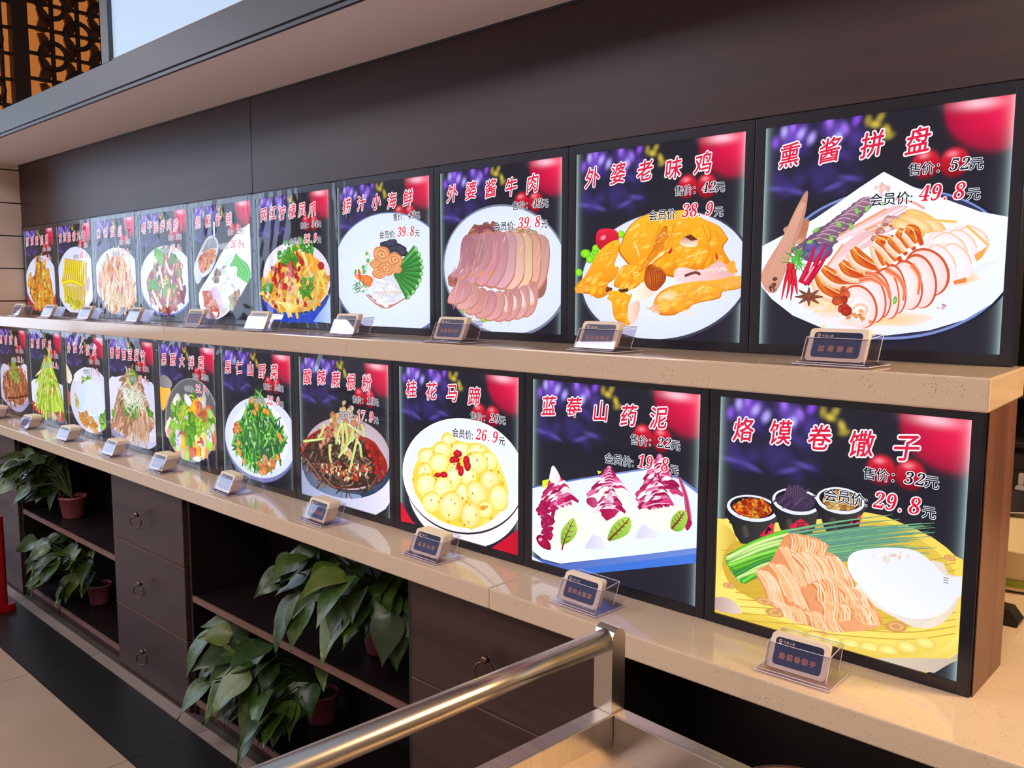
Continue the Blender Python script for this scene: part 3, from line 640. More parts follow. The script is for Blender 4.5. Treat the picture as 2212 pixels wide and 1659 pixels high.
    a.dots([(440, 1150), (500, 1090), (500, 1230), (440, 1200)], 10, 0.020, 0.016, [(206, 60, 44), (226, 96, 56)])
    # garnish
    for k in range(46):
        ang = a.r.uniform(0, 6.28); L = a.r.uniform(40, 88); x, y = 236+a.r.uniform(-20, 20), 948+a.r.uniform(-20, 20)
        a.strip([(x, y), (x+L*math.cos(ang)*0.7, y+L*math.sin(ang))], 0.0022, a.jit((96, 200, 72), 0.25), (52, 128, 40), sm=0)
    for q in ([(215, 970), (190, 1040), (165, 1155)], [(215, 980), (222, 1060), (212, 1160)], [(208, 970), (206, 1060), (190, 1150)], [(222, 1000), (236, 1070), (246, 1130)]): a.strip(q, 0.014, (230, 44, 62), (170, 18, 34), (1.1, 0.15))
    for q in ([(265, 1070), (310, 960), (338, 880)], [(275, 1075), (340, 980), (372, 905)], [(290, 1075), (360, 985), (408, 905)], [(300, 1060), (350, 950), (395, 870)]): a.strip(q, 0.015, (224, 32, 70), (160, 16, 48), (1.1, 0.15))
    a.strip([(282, 1060), (330, 985)], 0.004, (250, 170, 190))
    for k in range(8):
        t = k*0.785; a.strip([(305, 1140), (305+72*math.cos(t), 1140+48*math.sin(t))], 0.012, (150, 84, 62), (92, 46, 38), (1, 0.25), sm=0)
    a.strip([(340, 850), (430, 820), (520, 745), (620, 680)], 0.0022, (96, 110, 60))
    for x, y in ((342, 800), (420, 842), (458, 770), (310, 860), (604, 688), (520, 780), (680, 665), (745, 1158), (550, 700)): a.dot(*a.p(x, y), 0.018, 0.009, a.r.uniform(-1, 2), (156, 210, 110), (96, 160, 70))
    a.dots([(960, 1180), (1000, 1170), (1000, 1200), (960, 1210)], 4, 0.008, 0.005, [(240, 190, 190)])
    for x, y in ((375, 1180), (345, 1215), (380, 1290), (420, 1200)): a.dot(*a.p(x, y), 0.014, 0.007, 0.5, (244, 206, 120), (240, 222, 190))
DISH[('T', 9)] = ((1620, 160, 0.42195), dish_platter)

def dish_chicken(a):
    a.ell((545, 1065), (1085, 1000), (560, 1440), (150, 150, 172), (60, 60, 78), n=64, rings=(0.93, 1.0)); a.ell((545, 1060), (1068, 1000), (558, 1424), WHITE, (214, 220, 242), n=64)
    a.ell((120, 930), (150, 930), (120, 905), (150, 240, 40), (96, 190, 20))
    for x, y in ((176, 920), (158, 955), (325, 820), (80, 1040), (180, 900), (145, 965)): a.ell((x, y), (x+22, y), (x, y-22), (160, 240, 50), (96, 190, 24), (-0.2, 0.3))
    a.poly([(190, 800), (245, 785), (300, 800), (312, 850), (280, 905), (215, 915), (182, 870)], (226, 40, 66), (170, 14, 40), -90, 4); a.ell((222, 838), (240, 834), (224, 822), (255, 160, 180), (226, 60, 84))
    Y = (250, 178, 40); Yd = (222, 132, 22); Yl = (255, 206, 90)
    def lump(pts, c=Y, c2=Yd, ang=-80, n=60, pal=None):
        """a piece of glazed meat: lit above, deeper below, rim lines, pores and wet highlights"""
        a.poly(pts, (206, 112, 16), None, 0, 3)
        q = a.smooth([a.p(*t) for t in pts], 3); cx, cy = sum(t[0] for t in q)/len(q), sum(t[1] for t in q)/len(q)
        a.poly([(cx+(u-cx)*0.975, cy+(v-cy)*0.965+0.004) for u, v in q], tuple(min(255, k*1.02) for k in c), c2, ang, 0, True)
        inn = [(cx+(u-cx)*0.80, cy+(v-cy)*0.80) for u, v in q]
        for u, v in a.within(inn, int(n*0.35), True):
            k = a.jit(a.r.choice(pal or [(255, 190, 56), (250, 176, 40), (255, 204, 90)]), 0.02)
            a.dot(u, v, a.r.uniform(0.020, 0.046), a.r.uniform(0.010, 0.020), a.r.uniform(0.2, 1.2), k, tuple((x+y)/2 for x, y in zip(c, c2)), n=12)
        for u, v in a.within(inn, int(n*0.5), True): a.dot(u, v, 0.004, 0.003, 0, a.jit((226, 138, 24), 0.1), (236, 156, 36), n=6)
        for u, v in a.within(inn, int(n*0.12), True): a.strip([(u-0.018, v-0.004), (u, v+0.008), (u+0.02, v+0.008)], 0.0045, (255, 236, 176), (255, 206, 100), (0.2, 0.2, 2), True)
        for k in range(0, len(q)-6, 9):
            if q[k][1] < cy: a.strip([(cx+(u-cx)*0.95, cy+(v-cy)*0.95) for u, v in q[k:k+6]], 0.007, (226, 134, 24), c2, (0.3, 0.3, 1.8), True, 0)
    lump([(330, 860), (360, 790), (420, 730), (510, 692), (620, 686), (700, 680), (800, 730), (890, 770), (935, 830), (944, 850), (915, 900), (960, 980), (995, 1040), (880, 1040), (700, 1080), (560, 1060), (470, 1120), (380, 1010), (310, 920)], n=150)
    lump([(315, 850), (310, 930), (290, 990), (315, 1010), (290, 1075), (250, 1110), (250, 1165), (190, 1190), (150, 1165), (60, 1155), (62, 1120), (120, 1060), (180, 950), (240, 880)], n=60)
    a.poly([(60, 1130), (130, 1110), (110, 1160), (70, 1158)], (236, 160, 60)); a.poly([(245, 1120), (280, 1130), (270, 1160), (240, 1150)], (110, 60, 24))
    a.poly([(300, 980), (330, 970), (330, 1005), (290, 1005)], (252, 244, 236))
    lump([(330, 1010), (400, 1000), (460, 1010), (470, 1060), (410, 1130), (330, 1130), (285, 1110)], n=40)
    a.poly([(385, 1190), (460, 1090), (520, 1150), (505, 1175), (440, 1200)], (252, 240, 226), (238, 210, 180), 0, 3)
    lump([(255, 1150), (330, 1150), (385, 1180), (370, 1240), (400, 1330), (350, 1340), (290, 1300), (275, 1210)], n=40); a.poly([(370, 1250), (420, 1200), (440, 1240), (410, 1330), (380, 1338)], (248, 220, 206), (232, 180, 160), 0, 3)
    a.poly([(310, 1140), (370, 1130), (372, 1150), (330, 1156)], (80, 46, 18))
    lump([(440, 1020), (520, 900), (570, 780), (600, 790), (560, 900), (480, 1000), (440, 1035)], (238, 160, 40), (196, 96, 26), 40, 30, [(230, 140, 36), (206, 110, 30)])
    a.poly([(485, 1000), (560, 930), (620, 898), (600, 925), (530, 975)], (252, 240, 214), (240, 214, 170), 30, 3)
    a.ell((525, 1065), (588, 1075), (520, 1145), (206, 110, 40), (166, 66, 24), wob=0.05)
    for k in range(7): a.strip([(490+k*14, 1010+k*4), (505+k*13, 1065), (510+k*8, 1125)], 0.003, (150, 60, 24))
    lump([(505, 990), (600, 920), (640, 860), (700, 850), (760, 790), (820, 760), (850, 820), (835, 900), (870, 1000), (800, 1030), (650, 1020), (600, 1060), (560, 1020)], n=90)
    a.poly([(670, 865), (720, 822), (775, 860), (760, 890), (700, 890)], (252, 232, 210), (180, 90, 50), 90, 3); a.poly([(700, 835), (735, 820), (775, 850), (740, 858)], (110, 44, 26))
    for q in ([(800, 760), (830, 850), (815, 900)], [(880, 800), (900, 880), (890, 960)], [(560, 770), (520, 850), (470, 980)], [(640, 760), (600, 900), (560, 960)]): a.strip(q, 0.008, (226, 136, 26), (240, 166, 40), (1, 0.2))
    a.poly([(650, 1020), (700, 1010), (800, 1030), (890, 975), (960, 1010), (985, 1060), (880, 1085), (760, 1095), (690, 1100), (640, 1080)], (246, 214, 212), (226, 170, 170), 0, 3)
    for k in range(9): a.strip([(650+k*36, 1050-k*3), (690+k*33, 1040-k*4), (720+k*30, 1060-k*4)], 0.006, a.jit((250, 230, 228), 0.06), (230, 184, 180))
    a.strip([(700, 1060), (760, 1040), (790, 1052)], 0.007, (120, 60, 50))
    a.poly([(940, 1000), (985, 970), (995, 1040), (960, 1040)], (240, 166, 60), None, 0, 3)
    lump([(525, 1200), (560, 1150), (650, 1110), (800, 1090), (880, 1085), (1020, 1060), (1022, 1130), (920, 1150), (900, 1190), (780, 1215), (700, 1250), (640, 1285), (560, 1285), (520, 1250)], (248, 176, 60), (226, 136, 40), -80, 110)
    a.ell((600, 1180), (660, 1160), (590, 1150), (250, 216, 180), (246, 190, 96)); a.ell((585, 1230), (620, 1236), (590, 1190), (248, 196, 90), (240, 170, 60))
    for k in range(16): a.strip([(905+k*6, 1110+a.r.uniform(-15, 20)), (960+k*4, 1090+a.r.uniform(-20, 30))], 0.004, (246, 190, 90), (226, 150, 60), sm=0)
    for k in range(10): a.strip([(490+a.r.uniform(-10, 20), 1245), (540+a.r.uniform(-20, 20), 1250+a.r.uniform(-30, 30))], 0.004, (246, 206, 180), (226, 160, 130), sm=0)
    for q in ([(410, 870), (430, 910), (440, 950)], [(380, 800), (430, 770), (440, 760)]): a.strip(q, 0.008, (255, 240, 200), (252, 200, 90), (0.3, 0.3, 1.6))
    a.strip([(610, 930), (630, 905)], 0.007, (200, 40, 30)); a.poly([(880, 920), (900, 960), (880, 970)], (206, 60, 30)); a.dot(*a.p(720, 1270), 0.03, 0.006, -0.4, (252, 226, 170), (240, 220, 210))
DISH[('T', 8)] = ((1220, 200, 0.37383), dish_chicken)

def dish_beef(a):
    a.ell((1720, 775), (2182, 790), (1735, 1225), (190, 200, 224), (120, 126, 150), n=64, rings=(0.95, 1.0)); a.ell((1720, 772), (2170, 786), (1735, 1206), (226, 234, 252), (214, 222, 246), n=64)
    a.dots([(1500, 500), (1660, 470), (1700, 500), (1640, 560), (1520, 560)], 30, 0.05, 0.03, [(190, 110, 96), (216, 140, 110), (160, 90, 100)])
    a.dots([(1780, 510), (1900, 500), (1960, 540), (1900, 590), (1800, 580)], 20, 0.05, 0.035, [(250, 226, 200), (226, 180, 130), (216, 150, 110)])
    for x, y in ((1470, 1045), (1600, 1105)): a.dot(*a.p(x, y), 0.035, 0.02, 0, (170, 220, 60), (130, 190, 50))
    def slice_(pts, face, edge):
        a.poly(pts, edge, None, 0, 5); q = [a.p(*t) for t in pts]; cx, cy = sum(t[0] for t in q)/len(q), sum(t[1] for t in q)/len(q)
        inner = [(cx+(t[0]-cx)*0.93, cy+(t[1]-cy)*0.95+0.004) for t in q]; a.poly(inner, tuple(v*1.04 for v in face), tuple(v*0.86 for v in face), 60, 5, True)
        for u, v in a.within(inner, 14, True):
            L = a.r.uniform(0.02, 0.06); c = a.jit(a.r.choice([(232, 196, 190), face, (190, 140, 140), (206, 160, 120)]), 0.1)
            a.strip([(u-L*0.4, v-L), (u, v), (u+L*0.35, v+L)], a.r.uniform(0.002, 0.006), c, face, (0.4, 0.3, 1.8), True)
    # upper fan, right to left underneath to on top
    fan = []
    for k in range(10):
        t = k/9
        bx0, by0 = 1960-470*t, 560-20*math.sin(3.14*t)   # top end
        ex, ey = 1900-510*t+80*math.sin(3.1*t)*(1-t), 930-90*t  # lower end
        w0, w1 = 96-34*t, 92-44*t
        fan.append([(bx0-w0*0.7, by0+20), (bx0, by0-36), (bx0+w0*0.8, by0+4), (bx0+w0*0.9-10*t, by0+150), (ex+w1*1.2, ey-70), (ex+w1*0.2, ey+14), (ex-w1*0.8, ey-20), (bx0-w0*1.05, by0+190)])
    face = [(196, 150, 140), (210, 160, 140), (214, 178, 150), (212, 170, 156), (196, 150, 160), (186, 134, 146), (190, 130, 144), (180, 128, 140), (170, 120, 130), (166, 112, 126)]
    a.poly([(1930, 560), (2000, 700), (2030, 830), (2000, 950), (1900, 960), (1800, 940), (1900, 700)], (150, 96, 88), (180, 120, 100), 90, 4)
    for q, f in zip(fan, face): slice_(q, tuple(min(255, v*1.10) for v in f), (190, 118, 92))
    for x0, y0, x1, y1 in ((1500, 810, 1530, 780), (1560, 810, 1600, 770), (1620, 820, 1660, 770), (1440, 830, 1470, 800)): a.strip([(x0, y0), ((x0+x1)/2+6, (y0+y1)/2), (x1, y1)], 0.012, (240, 170, 100), (206, 120, 70), (0.5, 0.4, 1.6))
    # lower fan
    for k in range(9):
        t = k/8; x, y = 1925-470*t, 990-70*t*t+60*math.sin(2.9*t); w_, h_ = 66+26*t, 140-44*t
        q = [(x-w_*0.3, y-h_*0.9), (x+w_*0.4, y-h_), (x+w_*0.75, y-h_*0.4), (x+w_*0.35, y+h_*0.4), (x-w_*0.4, y+h_*0.72), (x-w_*1.05, y+h_*0.62), (x-w_*1.0, y+h_*0.1), (x-w_*0.65, y-h_*0.5)]
        slice_(q, ((216, 150, 146), (220, 160, 158), (214, 150, 156))[k % 3], (192, 122, 104))
        if k < 4: a.dot(*a.p(x-6, y-40), 0.030, 0.055, 0.25, (250, 236, 230), (220, 170, 160), wob=0.1)
    a.dots([(1370, 830), (1430, 830), (1410, 870), (1370, 870)], 8, 0.02, 0.016, [(190, 110, 96)])
DISH[('T', 7)] = ((540, 340, 0.31646), dish_beef)

def dish_chestnut(a):           # B7
    a.poly([(1258, 1090), (1340, 1230), (1500, 1350), (1700, 1440), (1258, 1330)], (206, 24, 50), (230, 60, 84), 0); a.poly([(1700, 1470), (1900, 1410), (2080, 1280), (2080, 1500)], (214, 30, 58), (190, 20, 44), 0)
    a.poly([(1250, 1230), (1420, 1260), (1500, 1340), (1250, 1300)], (40, 36, 44))
    a.ell((1680, 1000), (2110, 1000), (1720, 1415), (226, 214, 232), (244, 238, 250), n=64); a.ell((1668, 925), (2118, 935), (1690, 1322), (52, 44, 48), n=64, rings=(0.9, 1.0)); a.ell((1666, 916), (2116, 926), (1688, 1308), (226, 230, 244), (250, 252, 255), n=64); a.ell((1668, 900), (2080, 912), (1688, 1262), (238, 242, 252), (228, 234, 250), n=64)
    soup = [(1590, 640), (1640, 670), (1700, 690), (1830, 700), (1920, 800), (1960, 880), (1990, 960), (2005, 1050), (1960, 1150), (1880, 1230), (1760, 1280), (1600, 1255), (1480, 1190), (1400, 1100), (1350, 1000), (1345, 900), (1385, 800), (1450, 730), (1530, 690)]
    a.poly(soup, (252, 214, 70), (250, 222, 110), 60, 3)
    a.dots(soup, 120, 0.02, 0.012, [(250, 206, 50), (255, 226, 110), (246, 190, 40)], edge=0.97)
    nuts = [(1595, 690, 50, 62, 0), (1550, 745, 60, 52, 0.3), (1450, 790, 64, 56, 0), (1680, 740, 70, 50, 0), (1790, 760, 66, 60, 0), (1870, 820, 60, 66, 0), (1530, 830, 64, 62, 0), (1790, 830, 76, 72, 0), (1430, 900, 48, 66, 0.3), (1880, 950, 62, 70, -0.3), (1720, 920, 70, 62, 0.5), (1445, 985, 72, 78, 0), (1630, 920, 52, 104, 0.12), (1560, 1010, 66, 84, 0), (1690, 1040, 44, 66, 0.1), (1790, 1040, 62, 86, -0.4), (1940, 1070, 62, 84, -0.1), (1480, 1100, 62, 66, 0.5), (1610, 1130, 84, 96, 0.3), (1745, 1190, 62, 84, 0), (1850, 1150, 50, 54, 0)]
    for x, y, rx, ry, rot in nuts:
        k = a.r.uniform(0.95, 1.04)
        c0, s0 = math.cos(rot), math.sin(rot)
        a.ell((x, y), (x+rx*c0+5, y+rx*s0+6), (x-ry*s0+4, y+ry*c0+10), (252, 212, 84), (250, 206, 76), n=24)
        a.ell((x, y), (x+rx*c0, y+rx*s0), (x+ry*s0, y-ry*c0), (255, 250*k, 196*k), (252, 226*k, 126), (-0.15, 0.35), n=26)
        a.dot(*a.p(x-rx*0.3, y-ry*0.35), 0.014, 0.010, 0.4, (255, 255, 246), (255, 250, 206))
    a.ell((1835, 1138), (1865, 1136), (1835, 1118), (214, 130, 30), (246, 206, 90))
    a.dots(soup, 46, 0.008, 0.006, [(236, 160, 20), (250, 190, 30)])
    for x, y, r_, q in ((1660, 765, 30, 24), (1640, 805, 34, 22), (1720, 815, 22, 36), (1728, 850, 22, 34), (1682, 885, 20, 34), (1665, 850, 14, 26), (1622, 810, 18, 20), (1522, 912, 22, 16), (1565, 910, 26, 20)):
        a.ell((x, y), (x+r_, y+q*0.3), (x+6, y-q), (222, 40, 56), (158, 8, 30), (-0.2, 0.3), n=18)
DISH[('B', 7)] = ((470, 740, 0.31338), dish_chestnut)

def dish_yam(a):               # B8
    a.poly([(40, 768), (400, 705), (800, 645), (1010, 700), (1170, 815), (1170, 845), (40, 800)], (72, 96, 170), (120, 140, 200), 90)
    a.poly([(40, 1150), (90, 1200), (250, 1250), (700, 1196), (1170, 1128), (1170, 1235), (420, 1312), (160, 1260), (40, 1220)], (66, 96, 180), (110, 140, 214), 0); a.poly([(40, 1168), (130, 1225), (200, 1262), (40, 1224)], (226, 232, 255)); a.poly([(400, 1275), (1170, 1175), (1170, 1235), (420, 1312)], (60, 112, 206), (70, 120, 216), 0)
    a.poly([(40, 778), (400, 715), (800, 656), (1005, 712), (1170, 838), (1170, 1138), (800, 1185), (260, 1245), (150, 1215), (90, 1165), (40, 1110)], (232, 240, 255), (224, 232, 250), 80)
    a.poly([(420, 1140), (480, 1060), (560, 1150), (440, 1150)], (208, 204, 226), (230, 228, 244), 0, 3); a.poly([(740, 1080), (800, 980), (890, 1070), (780, 1085)], (212, 206, 226), (232, 230, 246), 0, 3)
    PUR = [(206, 60, 120), (160, 24, 74), (226, 110, 160), (180, 36, 92)]
    def cone(base, top, left, right, seed):
        a.r.seed(seed); a.poly(base, (252, 248, 236), (244, 234, 220), 60, 4)
        for u, v in a.within(base, 26): a.strip([(u-0.045, v-0.012), (u, v+0.014), (u+0.045, v-0.008)], 0.013, (255, 252, 244), a.jit((248, 238, 218), 0.02), (0.3, 0.3, 1.8), True)
        n = 9
        for k in range(n):
            t = k/(n-1); xl = top[0]+(left[0]-top[0])*t**0.8; xr = top[0]+(right[0]-top[0])*t**0.8; y = top[1]+(left[1]-top[1])*t; yr = top[1]+(right[1]-top[1])*t
            for j in range(3+k//2):
                f = (j+a.r.random()*0.6)/(3+k//2); x = xl+(xr-xl)*f; yy = y+(yr-y)*f
                L = (xr-xl)*0.30+26
                c = a.r.choice(PUR if a.r.random() < 0.76 else [(250, 226, 240)]); c = a.jit(c, 0.08)
                a.strip([(x-L*0.5, yy+16), (x, yy-8), (x+L*0.55, yy+22)], 0.017, tuple(min(255, v*1.12) for v in c), tuple(v*0.86 for v in c), (0.5, 0.4, 1.7))
            x = xl+(xr-xl)*0.5; a.strip([(xl, y+10), (x, y-16), (xr, yr+16)], 0.006, (244, 206, 228), (220, 140, 180), (0.3, 0.3, 1.8))
    # left
    cone([(200, 760), (290, 720), (350, 860), (420, 980), (440, 1060), (400, 1110), (300, 1150), (200, 1140), (160, 1040), (170, 880)], (240, 690), (145, 900), (345, 830), 3)
    a.poly([(216, 628), (240, 650), (266, 710), (235, 740), (196, 720), (204, 660)], (252, 246, 250), (240, 216, 230), 0, 3); a.poly([(152, 722), (196, 712), (180, 760), (152, 772)], (220, 230, 60))
    for u, v in a.within([(150, 840), (230, 880), (215, 980), (200, 1050), (210, 1080), (160, 1060), (150, 960), (130, 930)], 46): a.dot(u, v, 0.024, 0.013, a.r.uniform(0, 1.5), a.jit((186, 34, 96), 0.14), (146, 18, 70))
    a.ell((160, 1110), (208, 1140), (165, 1075), (176, 24, 70), (140, 10, 48), wob=0.05); a.ell((140, 1092), (152, 1090), (140, 1082), (246, 170, 200)); a.poly([(180, 1050), (215, 1085), (205, 1100), (170, 1090)], (160, 20, 66))
    # middle
    cone([(470, 880), (640, 880), (700, 930), (760, 1000), (720, 1040), (600, 1090), (500, 1060), (440, 1000), (440, 920)], (575, 650), (470, 800), (680, 790), 5)
    cone([(520, 780), (660, 790), (690, 860), (640, 960), (560, 970), (480, 900)], (590, 780), (500, 900), (650, 900), 6)
    a.poly([(440, 830), (490, 830), (500, 880), (470, 890), (435, 860)], (160, 24, 74), (200, 80, 130), 0, 3); a.poly([(520, 900), (640, 910), (560, 975)], (160, 20, 70), (190, 40, 96), 0, 2); a.poly([(500, 658), (530, 665), (510, 682)], (226, 230, 80))
    # right
    cone([(800, 840), (960, 840), (1040, 880), (1075, 980), (1060, 1030), (960, 1040), (850, 1030), (790, 970), (780, 880)], (895, 575), (775, 830), (1010, 790), 7)
    cone([(800, 800), (950, 790), (980, 860), (940, 940), (860, 950), (790, 880)], (880, 700), (790, 880), (960, 850), 8)
    a.strip([(1020, 700), (1060, 820), (1080, 960)], 0.014, (176, 30, 84), (206, 110, 150), (0.5, 1.2)); a.poly([(1080, 950), (1100, 990), (1070, 1035), (1055, 1000)], (170, 24, 80), None, 0, 3)
    # leaves
    for pts, rib in (([(355, 955), (378, 1030), (350, 1090), (290, 1125), (275, 1110), (278, 1040), (310, 990)], [(282, 1155), (300, 1090), (355, 965)]), ([(570, 1095), (590, 1020), (640, 965), (700, 948), (718, 990), (700, 1050), (640, 1085)], [(576, 1096), (640, 1030), (708, 958)]), ([(965, 1018), (975, 950), (1020, 908), (1060, 912), (1072, 960), (1050, 1020), (1010, 1040)], [(972, 1022), (1015, 970), (1050, 915)])):
        a.poly(pts, (120, 176, 50), (176, 214, 90), 60, 4); a.strip(rib, 0.005, (120, 30, 40), (150, 70, 60), (1.2, 0.4))
        for k in range(4):
            t = 0.25+0.17*k; x = rib[0][0]+(rib[2][0]-rib[0][0])*t; y = rib[0][1]+(rib[2][1]-rib[0][1])*t
            a.strip([(x, y), (x+26, y-6)], 0.002, (130, 50, 44)); a.strip([(x, y), (x-16, y-28)], 0.002, (130, 50, 44))
DISH[('B', 8)] = ((1120, 790, 0.34348), dish_yam)

def dish_pancake(a):           # B9
    # wooden tray
    a.poly([(20, 735), (100, 690), (150, 690), (150, 720), (600, 690), (830, 655), (1000, 705), (1180, 790), (1290, 880), (1345, 950), (1345, 1340), (1260, 1430), (1130, 1478), (900, 1420), (500, 1300), (200, 1215), (20, 1160)], (244, 224, 116), (238, 210, 92), 60, 2)
    a.poly([(20, 1100), (120, 1150), (300, 1180), (520, 1250), (800, 1330), (1040, 1360), (1200, 1330), (1345, 1230), (1345, 1330), (1250, 1400), (1140, 1470), (1100, 1475), (700, 1380), (400, 1280), (150, 1200), (20, 1160)], (240, 226, 110), (222, 188, 70), -90, 2)
    a.poly([(60, 760), (110, 720), (170, 800), (120, 900), (75, 980), (60, 940)], (240, 220, 110), (206, 170, 60), 0, 3)
    a.poly([(100, 880), (200, 790), (600, 720), (900, 700), (1100, 790), (1240, 900), (1290, 1000), (1250, 1130), (1120, 1230), (860, 1260), (500, 1190), (230, 1090), (120, 1000)], (206, 168, 54), (222, 190, 76), 0, 3)
    for k in range(12):
        y = 850+k*36; a.strip([(90+k*12, y), (500, y+20), (1000, y+60), (1290, y+30)], 0.0022, (186, 146, 50), (216, 180, 70))
    for x, y, r_ in ((130, 1030, 26), (310, 1110, 34), (590, 1290, 50), (985, 1240, 46), (1260, 890, 26), (370, 1170, 40)):
        for q in (1.0, 0.7, 0.4): a.ell((x, y), (x+r_*1.3*q, y+6*q), (x, y-r_*0.6*q), (206, 150, 90) if q != 0.7 else (226, 178, 110), n=20, wob=0.06)
    for k in range(8): x = 470+k*95; a.ell((x, 1285+k*16-max(0, k-5)*36), (x+60, 1290+k*18-max(0, k-5)*40), (x, 1250+k*16-max(0, k-5)*34), (250, 236, 150), (226, 196, 84), n=20)
    a.poly([(700, 1330), (1040, 1390), (1250, 1335), (1345, 1230), (1345, 1260), (1260, 1370), (1040, 1430), (700, 1370)], (250, 232, 130), (226, 192, 80), -90, 2)
    a.poly([(60, 1090), (140, 1100), (200, 1170), (120, 1170), (60, 1150)], (186, 150, 150), (226, 206, 190), 0, 2); a.poly([(870, 1400), (1130, 1476), (1260, 1405), (1310, 1370), (1310, 1400), (1180, 1478)], (214, 196, 176), (196, 176, 160), 0)
    # three cups
    for x, y, rx, c1, pal in ((248, 635, 134, (38, 38, 44), [(236, 120, 30), (206, 60, 30), (250, 170, 60), (160, 50, 26)]), (474, 600, 126, (34, 34, 42), [(56, 44, 70), (84, 64, 96), (40, 32, 50)]), (700, 595, 126, (40, 40, 46), [(226, 170, 90), (240, 206, 140), (190, 130, 60)])):
        a.poly([(x-rx, y), (x+rx, y+10), (x+rx*0.86, y+80), (x+rx*0.62, y+170), (x-rx*0.42, y+180), (x-rx*0.78, y+80)], (30, 30, 36), (62, 60, 60), 0, 2)
        a.strip([(x-rx*0.3, y+90), (x-rx*0.2, y+150)], 0.02, (80, 76, 66), (44, 42, 44))
        a.ell((x, y), (x+rx, y+14), (x, y-68), (206, 210, 226), (226, 230, 244), n=36); a.ell((x, y-4), (x+rx*0.87, y+10), (x, y-58), (30, 28, 34), n=36)
        pl = [(x-rx*0.7, y-6), (x-rx*0.4, y-40), (x, y-50), (x+rx*0.5, y-34), (x+rx*0.78, y+10), (x+rx*0.4, y+46), (x-rx*0.4, y+34)]
        if c1 == (34, 34, 42):
            a.poly(pl, (52, 42, 64), (70, 54, 84), 0, 3)
            for u, v in a.within(pl, 50): a.strip([(u-0.03, v-0.01), (u, v+0.02), (u+0.02, v+0.03)], 0.005, a.jit((86, 68, 100), 0.3), (44, 34, 54), (0.6, 0.3, 1.5), True)
            for k in range(8): a.strip([(x-60+k*15, y-20), (x-30+k*8, y-62-a.r.uniform(0, 22)), (x-10+k*10, y-30)], 0.006, (92, 72, 104), (50, 38, 60))
        else: a.poly(pl, pal[0], pal[1], 60, 3); a.dots(pl, 80, 0.012, 0.009, pal, j=0.15)
    for q in ([(292, 772), (352, 708), (366, 720), (362, 768), (300, 782)], [(442, 726), (500, 686), (554, 726), (540, 740), (470, 752)], [(740, 720), (806, 664), (812, 690), (790, 716)]): a.poly(q, (206, 30, 60), (226, 50, 84), 0)
    vv, ff = glyph('福'); a.nx(); uv0, uv1, uv2 = a.p(476, 744), a.p(528, 744), a.p(476, 694)
    a.raw([(uv0[0]+x*(uv1[0]-uv0[0])+y*(uv2[0]-uv0[0]), uv0[1]+x*(uv1[1]-uv0[1])+y*(uv2[1]-uv0[1])) for x, y in vv], [lin((40, 24, 30))]*len(vv), ff)
    for q in ([(320, 765), (340, 730)], [(325, 745), (352, 742)], [(770, 712), (790, 684)], [(766, 698), (800, 694)]): a.strip(q, 0.005, (50, 20, 30))
    # spring onions
    for k in range(62):
        t = a.r.random(); y0 = 880+t*130; x0 = 105+t*80+a.r.uniform(-6, 30)
        x1 = a.r.uniform(880, 1210); y1 = 660+(t*170)+a.r.uniform(-10, 10)+(x1-880)*0.12
        c = a.jit(a.r.choice([(96, 190, 50), (140, 220, 80), (70, 160, 70), (196, 240, 140)]), 0.12); c2 = (90, 150, 130)
        mx, my = (x0+x1)/2-120, (y0+y1)/2-26+t*10
        a.strip([(x0, y0), ((x0+mx)/2, (y0+my)/2-14), (mx, my)], 0.009, tuple(min(255, v*1.08) for v in c), tuple(v*0.72 for v in c), (1.1, 0.8)); a.strip([(mx-6, my+2), ((mx+x1)/2, (my+y1)/2-6), (x1, y1)], 0.007, (116, 170, 140) if k % 3 else (140, 196, 130), (74, 126, 110), (1, 0.12))
    # pancakes
    a.poly([(790, 1020), (850, 1110), (1000, 1200), (1115, 1244), (1250, 1180), (1290, 1090), (1345, 1080), (1345, 990), (1260, 970), (1180, 900)], (236, 226, 216), (222, 206, 190), 0, 3)
    a.poly([(742, 905), (770, 860), (850, 840), (980, 834), (1090, 850), (1170, 905), (1250, 980), (1345, 985), (1330, 1060), (1260, 1150), (1160, 1195), (1040, 1190), (920, 1140), (830, 1050), (760, 980)], (236, 238, 247), (224, 227, 238), 60, 4)
    a.poly([(1180, 1196), (1255, 1150), (1310, 1080), (1290, 1150), (1210, 1230), (1115, 1245)], (240, 226, 206), (226, 206, 184), 0, 3)
    a.dots([(850, 870), (1050, 855), (1110, 900), (900, 905)], 16, 0.010, 0.006, [(226, 214, 204), (228, 210, 196)], edge=1.0)
    for y in (985, 997, 1010): a.strip([(1232, y), (1258, y+6)], 0.002, (150, 140, 140))
